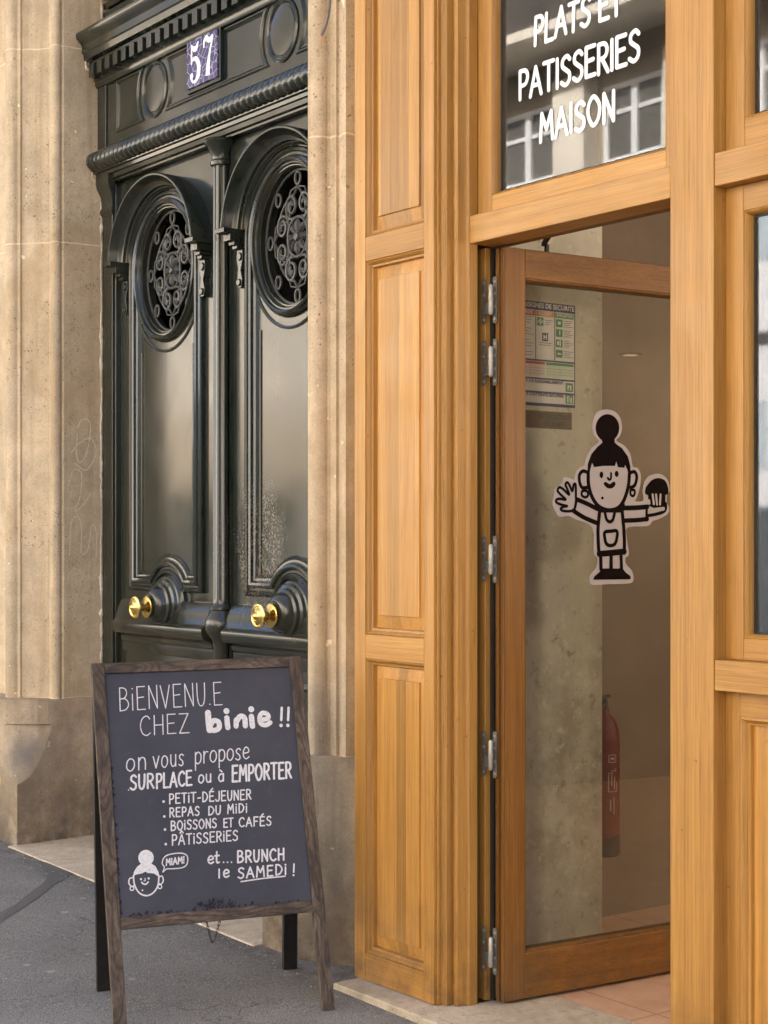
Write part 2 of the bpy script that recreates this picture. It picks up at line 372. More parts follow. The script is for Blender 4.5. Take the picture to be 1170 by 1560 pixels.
MT['chip'] = plain('chipped_board_edge',(.012,.012,.014),.8)
MT['white'] = plain('white_vinyl',(.82,.81,.80),.45,0,.4,.03); MT['stk_white'] = plain('sticker_white',(.34,.31,.32),.5,0,.3,.04)
MT['stk_black'] = plain('sticker_black',(.008,.005,.005),.8,0,.03)
MT['glass'] = glass('window_glass',1.85,(.93,.95,.93),.012,.018); MT['glass_d'] = glass('door_glass',1.4,(.86,.86,.82),.01); MT['glass_w'] = glass('double_glazing',2.1,(.8,.85,.86),.02,.03)
MT['gasket'] = plain('black_gasket',(.02,.02,.02),.6); MT['spacer'] = plain('glazing_spacer',(.30,.29,.27),.4,.6)
M_ = NT('raw_plaster', .9, .2); p_ = M_.pos()
c_ = M_.ramp(M_.noise(p_, 2.4, 6, .62),[(.3,(.48,.46,.40)),(.7,(.66,.635,.555))]); z_ = M_.sep(p_)[2]
k_ = M_.math('MULTIPLY', M_.math('SUBTRACT', 1.0, M_.math('DIVIDE', M_.math('ABSOLUTE', M_.math('SUBTRACT', z_, .62)), .75), True), M_.ramp(M_.noise(p_, 6.5, 6, .7),[(.42,0.0),(.62,.9)]))
c_ = M_.mix(M_.math('MULTIPLY', k_, .75), c_, (.24,.225,.185)); c_ = M_.mix(M_.ramp(M_.noise(p_, 22, 5, .75),[(.56,0.0),(.66,.7)]), c_, (.72,.69,.60)); c_ = M_.mix(M_.ramp(M_.noise(p_, 17, 6, .75),[(.33,.7),(.43,0.0)]), c_, (.20,.185,.15))
v_ = M_.n('ShaderNodeTexVoronoi'); M_.l(p_, v_.inputs['Vector']); v_.inputs['Scale'].default_value = 34; c_ = M_.mix(M_.math('MULTIPLY', M_.ramp(v_.outputs['Distance'],[(.08,.45),(.18,0.0)]), M_.ramp(M_.noise(p_, 6, 3),[(.5,0.0),(.6,1.0)])), c_, (.12,.11,.09))
M_.color(c_); M_.bump(M_.math('ADD', M_.noise(p_, 9, 6, .7), k_), .5, .006); MT['plaster'] = M_.m
MT['brownwall'] = plain('brown_plaster',(.19,.148,.115),.8,0,.3,.14,3); MT['ceil'] = plain('ceiling_white',(.6,.58,.55),.9,0,.2,.04)
M_ = NT('terracotta_tile', .5, .4); p_ = M_.pos(); c_ = M_.ramp(M_.noise(p_, 7, 6, .65),[(.3,(.46,.27,.17)),(.7,(.62,.40,.27))])
br = M_.n('ShaderNodeTexBrick'); M_.l(p_, br.inputs['Vector']); br.offset = 0; br.inputs['Scale'].default_value = 1; br.inputs['Brick Width'].default_value = .42; br.inputs['Row Height'].default_value = .42
br.inputs['Mortar Size'].default_value = .004; br.inputs['Color1'].default_value = (1,1,1,1); br.inputs['Color2'].default_value = (.85,.85,.85,1); br.inputs['Mortar'].default_value = (.6,.56,.53,1)
M_.color(M_.mix(1.0, c_, br.outputs['Color'], 'MULTIPLY')); MT['tile'] = M_.m
MT['asphalt'] = asphalt('pavement_asphalt'); MT['wet'] = plain('damp_asphalt',(.105,.101,.095),.55,0,.4,.3,120)
MT['red'] = plain('extinguisher_red',(.115,.007,.006),.5,0,.5,.06); MT['rubber'] = plain('black_rubber',(.014,.014,.014),.6)

# ------------------------------------------------------------------ drawing helpers
def smooth(pts, closed=False, k=6):
    n = len(pts); out = []
    for i in range(n if closed else n-1):
        p0 = pts[(i-1)%n] if (closed or i) else pts[0]; p1 = pts[i]; p2 = pts[(i+1)%n]; p3 = pts[(i+2)%n] if (closed or i < n-2) else pts[-1]
        for j in range(k):
            t = j/k
            out.append(tuple(.5*(2*b+(c-a)*t+(2*a-5*b+4*c-d)*t*t+(3*b-a-3*c+d)*t**3) for a,b,c,d in zip(p0,p1,p2,p3)))
    if not closed: out.append(tuple(pts[-1]))
    return out
def split_sharp(pts, deg=50):
    out = [[pts[0]]]
    for i in range(1, len(pts)):
        out[-1].append(pts[i])
        if i < len(pts)-1:
            a = (pts[i]-pts[i-1]); b = (pts[i+1]-pts[i])
            if a.length > 1e-7 and b.length > 1e-7 and a.angle(b) > radians(deg): out.append([pts[i]])
    return out
class Pen:
    """flat ink strokes on a plane with normal n; every stroke lies a hair above the one before"""
    def __init__(s, n, base=.0006, step=.00003): s.mb = MB(); s.n = Vector(n).normalized(); s.o = base; s.st = step
    def stroke(s, pts, wd, closed=False):
        P = []
        for p in pts:
            p = Vector(p)
            if not P or (p-P[-1]).length > 1e-5: P.append(p)
        if len(P) < 2: return s.dot(P[0], wd*.5)
        if closed: P.append(P[0]); segs = [P]
        else: segs = split_sharp(P)
        for sg in segs:
            L = []; R = []; N = len(sg)
            for i,p in enumerate(sg):
                cl = closed and (i == 0 or i == N-1)
                a = sg[N-2] if cl else sg[max(0,i-1)]; b = sg[1] if cl else sg[min(N-1,i+1)]
                t = (b-a).normalized(); q = s.n.cross(t); L.append(p+q*wd/2); R.append(p-q*wd/2)
            off = s.n*s.o; s.o += s.st
            loop = [(L[i],R[i]) for i in range(N)]
            vs = [x+off for pr in loop for x in pr]; fs = [(2*i,2*i+1,2*i+3,2*i+2) for i in range(N-1)]
            if not closed:
                for (p,t,l,r) in ((sg[0],(sg[0]-sg[1]).normalized(),0,1),(sg[-1],(sg[-1]-sg[-2]).normalized(),2*N-2,2*N-1)):
                    q = s.n.cross(t); b = len(vs); K = 6
                    arc = [p+off+(q*cos(pi*k/K)+t*sin(pi*k/K))*wd/2 for k in range(1,K)]
                    vs += arc; ids = [b+k for k in range(K-1)]
                    first = l if (vs[l]-(p+off)).dot(q) > 0 else r; last = r if first == l else l
                    fs.append(tuple([first]+ids+[last]))
            s.mb.add(vs, fs)
    def dot(s, p, r, ry=None, up=None, rt=None, k=20):
        u = Vector(rt) if rt is not None else s.n.orthogonal().normalized(); v = Vector(up) if up is not None else s.n.cross(u)
        s.fill([Vector(p)+u*cos(2*pi*i/k)*r+v*sin(2*pi*i/k)*(ry or r) for i in range(k)])
    def fill(s, pts):
        s.mb.poly(pts, s.n*s.o); s.o += s.st

G = {}
def g(ch, w_, *st): G[ch] = (w_, st)
g('A',.68,'l',[(0,0),(.34,1),(.68,0)],'l',[(.12,.36),(.57,.36)])
g('B',.6,'l',[(.05,0),(.05,1)],'s',[(.05,1),(.36,.97),(.5,.78),(.36,.56),(.05,.52)],'s',[(.05,.52),(.42,.5),(.6,.27),(.42,.05),(.05,0)])
g('C',.62,'s',[(.6,.84),(.42,1),(.15,.87),(.03,.5),(.15,.12),(.4,0),(.62,.12)])
g('D',.64,'l',[(.05,0),(.05,1)],'s',[(.05,1),(.38,.93),(.62,.55),(.42,.12),(.05,0)])
g('E',.56,'l',[(.54,1),(.05,1),(.05,0),(.56,0)],'l',[(.05,.52),(.46,.54)])
g('F',.52,'l',[(.52,1),(.05,1),(.05,0)],'l',[(.05,.52),(.42,.53)])
g('H',.6,'l',[(.05,0),(.05,1)],'l',[(.57,0),(.57,1)],'l',[(.05,.5),(.57,.5)])
g('I',.12,'l',[(.06,0),(.06,1)])
g('i',.12,'l',[(.06,0),(.06,.7)],'d',[(.06,.94)])
g('J',.5,'s',[(.46,1),(.46,.3),(.34,.03),(.15,.02),(.02,.18)])
g('L',.5,'l',[(.05,1),(.05,0),(.5,0)])
g('M',.76,'l',[(.03,0),(.1,1),(.38,.4),(.66,1),(.74,0)])
g('N',.6,'l',[(.05,0),(.05,1),(.57,0),(.57,1)])
g('O',.7,'c',[(.35,1),(.08,.78),(.04,.4),(.3,0),(.6,.2),(.66,.65)])
g('P',.54,'l',[(.05,0),(.05,1)],'s',[(.05,1),(.4,.97),(.53,.75),(.4,.5),(.05,.46)])
g('R',.58,'l',[(.05,0),(.05,1)],'s',[(.05,1),(.4,.97),(.53,.75),(.4,.53),(.05,.48)],'l',[(.24,.49),(.58,0)])
g('S',.56,'s',[(.53,.87),(.36,1),(.12,.9),(.1,.68),(.3,.53),(.5,.38),(.5,.14),(.28,0),(.03,.12)])
g('T',.6,'l',[(0,1),(.6,1)],'l',[(.3,1),(.3,0)])
g('U',.6,'s',[(.05,1),(.06,.35),(.18,.03),(.4,.03),(.53,.33),(.56,1)])
g('V',.6,'l',[(0,1),(.3,0),(.6,1)])
g('Z',.6,'l',[(.02,1),(.56,1),(.02,0),(.6,0)])
g('a',.5,'c',[(.42,.5),(.2,.62),(.04,.32),(.2,0),(.42,.12)],'l',[(.45,.62),(.45,0)])
g('c',.46,'s',[(.45,.5),(.25,.62),(.05,.35),(.2,.02),(.46,.1)])
g('e',.5,'s',[(.06,.3),(.46,.36),(.42,.56),(.22,.62),(.05,.4),(.08,.12),(.28,0),(.5,.1)])
g('l',.1,'l',[(.05,0),(.05,.72)])
g('n',.5,'l',[(.05,0),(.05,.62)],'s',[(.05,.4),(.2,.6),(.38,.58),(.46,.38),(.46,0)])
g('o',.52,'c',[(.26,.62),(.06,.48),(.04,.16),(.26,0),(.48,.18),(.48,.48)])
g('p',.5,'l',[(.05,.62),(.05,-.34)],'s',[(.05,.48),(.25,.62),(.46,.48),(.46,.16),(.25,.0),(.05,.1)])
g('r',.36,'l',[(.05,0),(.05,.62)],'s',[(.05,.38),(.18,.58),(.36,.58)])
g('s',.42,'s',[(.4,.54),(.26,.62),(.08,.54),(.1,.4),(.3,.26),(.36,.1),(.2,0),(.02,.08)])
g('t',.4,'s',[(.18,.95),(.16,.2),(.24,.02),(.4,.06)],'l',[(.0,.62),(.38,.62)])
g('u',.5,'s',[(.05,.62),(.06,.2),(.2,0),(.4,.08),(.46,.3)],'l',[(.46,.62),(.46,0)])
g('v',.48,'l',[(0,.62),(.24,0),(.48,.62)])
g('!',.12,'l',[(.08,1),(.06,.3)],'d',[(.05,.04)])
g('.',.12,'d',[(.06,.03)]); g('-',.4,'l',[(.04,.42),(.36,.44)]); g(' ',.34)
g("'",.1,'l',[(.06,1),(.04,.78)])
G['É'] = (.56, G['E'][1]+('l',[(.2,1.14),(.42,1.32)])); G['Â'] = (.68, G['A'][1]+('l',[(.16,1.14),(.34,1.34),(.52,1.14)])); G['à'] = (.5, G['a'][1]+('l',[(.14,.98),(.32,.8)]))

def write(pen, text, A, B, up, wd, gap=.16, jit=.012):
    """text from A to B along its baseline; up is the cap-height vector"""
    A = Vector(A); B = Vector(B); up = Vector(up)
    tot = sum(G[c][0] for c in text)+gap*(len(text)-1); x = 0; dirv = (B-A)/tot
    for c in text:
        wc, st = G[c]; jy = random.uniform(-1,1)*jit
        for k in range(0, len(st), 2):
            ty, pts = st[k], st[k+1]
            f = lambda p: A+dirv*(x+p[0])+up*(p[1]+jy)
            if ty == 'd': pen.dot(f(pts[0]), wd*.62)
            elif ty == 'l': pen.stroke([f(p) for p in pts], wd)
            elif ty == 's': pen.stroke([f(p) for p in smooth(pts)], wd)
            else: pen.stroke([f(p) for p in smooth(pts, True)], wd, True)
        x += wc+gap

def text_mesh(txt, size, rt, up, o, name, mat, parent, align='LEFT', fit=None, bold=0):
    cu = bpy.data.curves.new(name, 'FONT'); cu.body = txt; cu.size = size; cu.align_x = align; cu.offset = bold
    t = bpy.data.objects.new(name, cu); COL.objects.link(t); dg = bpy.context.evaluated_depsgraph_get(); dg.update()
    me = bpy.data.meshes.new_from_object(t.evaluated_get(dg)); bpy.data.objects.remove(t); bpy.data.curves.remove(cu)
    rt = Vector(rt).normalized(); up = Vector(up).normalized(); n = rt.cross(up)
    xs = [v.co.x for v in me.vertices]; sx = 1.0
    if fit and xs: sx = fit/(max(xs)-min(xs))
    org = ORG[parent.name]
    for v in me.vertices: v.co = Vector(o)+rt*(v.co.x*sx)+up*v.co.y-org
    me.materials.clear(); me.materials.append(mat)
    ob = bpy.data.objects.new(name, me); COL.objects.link(ob); ob.parent = parent; ORG[ob.name] = org
    return ob

# ================================================================== SETTING
def slope_sheet(name, x0, x1, ys, mat, dz=0, nx=2):
    mb = MB(); rows = [[(x0+(x1-x0)*i/nx, y, gz(x0+(x1-x0)*i/nx, y)+dz) for i in range(nx+1)] for y in ys]
    mb.loft(rows, cap=False, closed=False); o = mb.build(name, mat); return tag(o, kind='structure')
slope_sheet('pavement', -45, 25, [-3.9,-.09,.9], MT['asphalt'])
mb = MB(); 
mb.hexa([(-45,-4.06,gz(-45,-4)-.3),(25,-4.06,gz(25,-4)-.3),(25,-3.9,gz(25,-4)-.3),(-45,-3.9,gz(-45,-4)-.3)],
        [(-45,-4.06,gz(-45,-3.9)+.003),(25,-4.06,gz(25,-3.9)+.003),(25,-3.9,gz(25,-3.9)+.003),(-45,-3.9,gz(-45,-3.9)+.003)])
tag(mb.build('kerb', MT['slab'], bevel=.012), kind='structure')
slope_sheet('road', -60, 40, [-10.2,-4.06], MT['asphalt'], -.13)
slope_sheet('far_pavement', -60, 40, [-13.2,-10.2], MT['asphalt'], .0)
# an old trickle of water across the pavement
pts = [onG(*p) for p in [(-8,1408),(30,1385),(60,1366),(88,1347),(122,1322),(100,1330),(70,1328),(55,1324),(62,1317),(80,1310),(110,1312),(76,1340),(50,1360),(25,1378),(-8,1393)]]
pts = [onG(*p) for p in [(-8,1410),(28,1388),(58,1368),(84,1347),(118,1328),(122,1320),(104,1310),(78,1305),(58,1322),(76,1330),(66,1346),(48,1358),(25,1377),(-8,1394)]]
o = MB().poly([(p.x,p.y,p.z+.002) for p in pts]).build('damp_patch', MT['wet']); tag(o, kind='structure')

# doorstep
o = MB().hexa([(-3.30,-.13,-.15),(-1.09,-.13,-.15),(-1.09,.9,-.15),(-3.30,.9,-.15)],
              [(-3.30,-.13,gz(-3.28)+.006),(-1.09,-.13,gz(-1.1)+.006),(-1.09,.9,gz(-1.1)+.02),(-3.30,.9,gz(-3.28)+.02)]).build('doorstep', MT['slab'], loc=(-2.18,.3,0), bevel=.006)
tag(o, 'pale worn stone doorstep between the two stone door piers', 'doorstep')
# shop threshold
mb = MB(); mb.hexa([(-.49,-.192,-.2),(-.015,-.192,-.2),(-.015,.02,-.2),(-.49,.02,-.2)],[(-.49,-.192,0),(-.015,-.192,0),(-.015,.02,0),(-.49,.02,0)])
mb.hexa([(-.011,-.20,-.2),(1.02,-.20,-.2),(1.02,.30,-.2),(-.011,.30,-.2)],[(-.011,-.20,0.001),(1.02,-.20,0.001),(1.02,.30,0.001),(-.011,.30,0.001)])
mb.box(1.024,2.75,-.192,.03,-.2,0)
o = mb.build('threshold', MT['sill'], loc=(.3,0,0), bevel=.006); tag(o, 'pale stone threshold slab under the oak shopfront and its open door', 'threshold')
tag(MB().box(-.9,4.0,.304,6.0,-.2,-.001).build('shop_floor', MT['tile']), kind='structure')

# ------------------------------------------------------------------ stone piers of the old doorway
AX = -2.186
def mir(poly): return [(2*AX-x, y) for x,y in poly][::-1]
def arc2(cx, cy, r, a0, a1, n=10): return [(cx+r*cos(radians(a0+(a1-a0)*i/n)), cy+r*sin(radians(a0+(a1-a0)*i/n))) for i in range(n+1)]
prof_l = [(-3.28,.9),(-3.28,.155)] + arc2(-3.308,.128,.027,45,-135,8) + [(-3.338,.107),(-3.352,.112),(-3.458,.012),(-3.452,.004)] \
       + arc2(-3.515,.004,.046,-10,-195,12) + [(-3.562,.034),(-3.60,.034),(-3.60,.042),(-3.70,.042),(-4.4,.042),(-4.4,.9)]
prof_r_tail = arc2(-.857,.004,.040,-170,15,12) + [(-.812,.022),(-.775,.022),(-.775,.034),(-.752,.034),(-.752,.028),(-.722,.028),(-.722,.075),(-.64,.085),(-.5,.085),(-.5,.9)]
core = mir([p for p in prof_l if p[0] > -3.47])
def zgap(x): return gz(x)-.1
def pier(name, label, poly, plinth_rings, yr, ledge_z):
    t = thing(name, label, 'stone pier', (sum(p[0] for p in poly)/len(poly), .1, 0))
    MB().prism(poly, ledge_z-.004, 12.0).build('pier_shaft', MT['stone'], t, bevel=.0015)
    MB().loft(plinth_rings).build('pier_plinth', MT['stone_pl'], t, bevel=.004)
    return t
def pl_ring(z, cf, cr, side, lip=0):
    c = [(-3.28,.9),(-3.28,-.09+cr)]
    if cf > 1e-4: c += [(-3.28-cf*.03,-.09+cr*.93),(-3.28-cf*.5+.012,-.09+cr*.5-.012),(-3.28-cf*.93,-.09+cr*.03)]
    else: c += [(-3.28,-.09+1e-4),(-3.28-5e-5,-.09),(-3.28-1e-4,-.09)]
    c += [(-3.28-cf-2e-4,-.09)]
    return c
def rings(side):
    out = []
    zs = [-.25,.30] + [.3187+(.60-.3187)*k/9 for k in range(10)] + [.601,.603,.70,.72]
    for z in zs:
        u = max(0,min(1,(z-.3187)/(.60-.3187))); k = sqrt(u)
        if z > .6005: k = .86
        r = pl_ring(z, .16*k, .193*k, side)
        if side < 0: r += [(-4.4,-.09),(-4.4,.9)]; 
        else:
            r = [(2*AX-x,y) for x,y in r] + [(-.845,-.09),(-.70,.0),(-.62,.055),(-.5,.06),(-.5,.9)]
        out.append([(x,y,z) for x,y in r])
    return out
pier('stone_pier','tan limestone pier left of the green double door, with carved pointed stop','' or prof_l, rings(-1), 1, .72)
pier('stone_pier','tan moulded limestone pier between the green door and the oak shopfront','' or core+prof_r_tail, rings(1), 1, .70)

lp = bpy.data.objects['stone_pier']; pn = Pen((1,0,0), .0006)
rm = random.Random(5); zz = [.05+.03*k for k in range(140)]
MB().tube([(-3.279,.357+rm.uniform(-.003,.003)-(.05 if 3.27 < z < 3.42 else 0)-(.085 if 3.80 < z < 4.02 else 0),z) for z in zz], [abs(rm.gauss(.004,.0035))+.0012 for z in zz], 6).build('mortar_joint', plain('pale_mortar',(.60,.52,.40),.95,0,.2,.25,50), lp)
def gs(pts, wd=.006): pn.stroke([onX(x,y,-3.28) for x,y in smooth(pts)], wd)
gs([(118,652),(124,640),(134,640),(138,655),(132,690),(122,705),(116,690),(118,660)]); gs([(108,690),(120,676),(138,668),(146,690),(132,716),(114,706)])
gs([(104,740),(112,716),(124,722),(122,756),(114,778),(126,770),(138,752)]); gs([(106,846),(108,800),(116,786),(124,800),(124,842),(134,836),(140,800),(147,812),(146,850)]); gs([(103,882),(112,866),(124,874),(120,900),(110,930)],.004)
pn.mb.build('scratched_graffiti', plain('pale_scratch',(.62,.52,.38),.9,0,.2,.2,60), lp)
rg = random.Random(11); mb = MB()
def pebble(x, y, z, r):
    vs = [Vector((rg.uniform(.6,1)*a*r, rg.uniform(.6,1)*b*r, rg.uniform(.4,.8)*c*r)) for a,b,c in ((1,0,0),(-1,0,0),(0,1,0),(0,-1,0),(0,0,1),(0,0,-1))]
    mb.add([v+Vector((x,y,z+r*.3)) for v in vs], [(0,2,4),(2,1,4),(1,3,4),(3,0,4),(2,0,5),(1,2,5),(3,1,5),(0,3,5)])
for i in range(260):
    x = rg.uniform(-3.5,-.5); y = -.13-abs(rg.gauss(0,.05))
    if x > -1.1: y = min(y, -.10-abs(rg.gauss(0,.07))) if x < -.85 else rg.uniform(-.2,-.02)+(-.06 if x > -.7 else -.08)
    pebble(x, y, gz(x,y), rg.choice((.002,.003,.004,.006)))
for i in range(90):
    x = rg.uniform(-.5,.9); y = -.205-abs(rg.gauss(0,.03)); pebble(x, y, gz(x,y), rg.choice((.002,.003,.005)))
for i in range(120):
    x = rg.uniform(-3,.6); y = rg.uniform(-1.6,-.2); pebble(x, y, gz(x,y), rg.choice((.0015,.002,.003)))
tag(mb.build('grit', plain('grit',(.30,.26,.21),.9,0,.2,.5,90)), kind='stuff')
# wall left of the pier and the house front above
mb = MB(); mb.box(-14,-4.402,.05,.9,-.3,12); o = mb.build('house_wall', MT['stone_wall'], loc=(-8,.4,0)); tag(o,'ashlar house wall beyond the left stone pier','wall')
mb = MB(); mb.box(-3.275,-1.10,.30,.9,4.22,12); mb.box(-.495,7.9,.10,.6,3.75,12); mb.box(2.76,7.9,.10,.6,-.3,3.745)
mb.box(-13.9,7.9,.95,9,12.002,12.3)
o = mb.build('upper_wall', MT['stone_wall'], loc=(0,.4,4)); tag(o,'stone house front above the green door and the oak shopfront','wall')
# small yellow sticker on the left pier
c = onY(-4,1189,-.091); t = thing('round_sticker','small round yellow sticker low on the left stone pier','sticker',c)
MT['yel'] = plain('yellow_print',(.75,.55,.02),.5,0,.4,.06); MT['ink'] = plain('dark_print',(.05,.035,.02),.6)
MB().revolve([(.0,0),(.040,0),(.0405,.0006),(0,.0008)], c, (0,-1,0), 28).build('sticker_face', MT['yel'], t)
pn = Pen((0,-1,0), .0012); 
for dz in (.018,.0,-.018): pn.stroke([c+Vector((-.02,0,dz)), c+Vector((.02+.008*(dz==0),0,dz))], .005)
pn.stroke([c+Vector((.036*cos(a*pi/16),0,.036*sin(a*pi/16))) for a in range(32)], .003, True)
pn.mb.build('sticker_print', MT['ink'], t)
# cable end hanging on the right pier
cpt = [onY(x,y,-.05) for x,y in [(506,-60),(503,-10),(501,15),(497,36),(490,54)]]
t = thing('cable','frayed grey electric cable end hanging on the right stone pier','cable',cpt[0])
MB().tube([Vector(p) for p in smooth([tuple(p) for p in cpt])], .0055, 8).build('cable_sheath', plain('grey_cable',(.16,.14,.14),.6), t)
mb = MB(); e = cpt[-1]
for k in range(4): mb.tube([e+Vector((.004*cos(k),.002*sin(k),.004)), e+Vector((.006*cos(k*1.7)-.004,.003*sin(k),-.016-.004*k))], .0013, 6)
mb.build('copper_strands', plain('copper_wire',(.55,.25,.12),.4,.8), t)

# ================================================================== GREEN DOUBLE DOOR
DX = -2.16; LC = (-2.69, -1.63); XL, XR = -3.278, -1.094
door = thing('double_door','old glossy green black double door with round iron grilles and brass knobs','door',(DX,.4,0))
P, P2 = MT['paint'], MT['paint2']
# outer frame
mb = MB(); mb.box(XL,-3.172,.362,.9,-.1,3.30); mb.box(-1.16,XR,.362,.9,-.1,3.30); mb.box(-3.172,-1.16,.385,.9,3.262,3.30)
mb.box(-3.176,-3.162,.376,.42,-.1,3.262)
mb.build('door_frame', P, door, bevel=.004)
for sx in (-1,1):   # little capitals under the roll
    x0 = XL if sx < 0 else -1.17; x1 = -3.165 if sx < 0 else XR
    mb = MB(); zz = [(3.10,0),(3.118,.012),(3.13,.012),(3.15,.004),(3.2,.008),(3.235,.028),(3.262,.036),(3.30,.036)]
    mb.loft([[(x0,.362,z),(x0,.361-d,z),(x1+(d*.6 if sx<0 else 0),.361-d,z),(x1+(d*.6 if sx<0 else 0),.362,z)] for z,d in zz])
    mb.build('capital', P, door, bevel=.002)
# roll (rope) moulding
mb = MB(); N = 560; K = 14; rows = []
for i in range(N+1):
    x = XL+(XR-XL)*i/N; row = []
    for k in range(K+1):
        a = radians(100)+radians(200)*k/K
        ph = (x+ .012*k/K*1.6)*2*pi/.046; r = .046+.0075*abs(sin(ph/2))**.55
        row.append((x+.0, .325+r*1.05*cos(a)*1.0, 3.367+r*sin(a)))
    rows.append(row)
mb.loft(rows, cap=False, closed=False); mb.build('rope_moulding', P2, door, ang=50)
mb = MB(); mb.sweep([(XL,3.30),(XR,3.30)], [(.024,.40),(.024,.31),(.012,.312),(.008,.325),(-.006,.327),(-.008,.34),(-.026,.345),(-.03,.36),(-.038,.362),(-.038,.40)])
mb.build('roll_fillet', P2, door)
# frieze
mb = MB(); mb.box(XL,XR,.345,.9,3.41,3.80); mb.box(XL,-3.19,.335,.344,3.415,3.79); mb.box(-1.18,XR,.335,.344,3.415,3.79)
fr = mb.build('frieze', P2, door, bevel=.003)
fp = [(-.006,.3449),(-.006,.3395),(.0,.336),(.007,.339),(.009,.3415),(.014,.339),(.018,.3449)]
def ell(cx, cz, rx, rz, n=48): return [(cx+rx*cos(2*pi*i/n), cz+rz*sin(2*pi*i/n)) for i in range(n)]
OV = [(-2.705,3.612),(-1.615,3.612)]
for cx, cz in OV:
    mb = MB(); mb.sweep(ell(cx,cz,.112,.128), fp, True)
    mb.loft([[(cx+rx*cos(2*pi*i/40), y, cz+rx*1.14*sin(2*pi*i/40)) for i in range(40)] for rx,y in ((.092,.3448),(.09,.3415),(.06,.3395),(.001,.3385))], cap=False)
    mb.build('oval_boss', P2, fr)
def conc(cx, cz, rx, rz, z0, z1, side, n=12):
    """points of the concave end of a panel next to an oval (side=-1: the panel lies left of it), going from z0 to z1"""
    out = []
    for i in range(n+1):
        z = z0+(z1-z0)*i/n; q = 1-((z-cz)/rz)**2; out.append((cx+side*rx*sqrt(max(0,q)), z))
    return out
za, zb = 3.486, 3.738
def frpanel(path):
    MB().sweep(path, [(0,.3449),(0,.341),(.005,.337),(.010,.337),(.013,.341),(.016,.3385),(.020,.3375),(.024,.3425),(.026,.3449)], True).build('frieze_panel', P2, fr)
frpanel([(-3.09,za)] + conc(*OV[0],.150,.172,za,zb,-1) + [(-3.09,zb)])
frpanel(conc(*OV[1],.150,.172,za,zb,-1) + conc(*OV[0],.150,.172,zb,za,1))
frpanel([(-1.225,za),(-1.225,zb)] + conc(*OV[1],.150,.172,zb,za,1))
# cornice with dentils
mb = MB(); mb.sweep([(XL,3.80),(XR,3.80)], [(-.06,.3448),(-.06,.33),(-.048,.322),(-.03,.322),(-.028,.316),(.045,.316),(.047,.296),(.06,.29),(.066,.262),(.095,.258),(.10,.25),(.135,.25),(.15,.238),(.165,.222),(.178,.218),(.19,.218),(.198,.225),(.2,.9),(.0,.9)])
mb.build('cornice', P2, door)
x = XL+.02; k = 0
while x < XR-.03:
    MB().box(x,x+.046,.278,.3159,3.782,3.846).build('dentil', P2, door, bevel=.002); x += .084
# slatted light above the cornice
mb = MB(); mb.box(XL,XR,.40,.9,4.0,4.4)
for k in range(8): mb.obox((XL,.37,4.005+.045*k),(XR-XL,0,0),(0,.04,.012),(0,-.004,.026))
mb.build('transom_panel', P2, door)

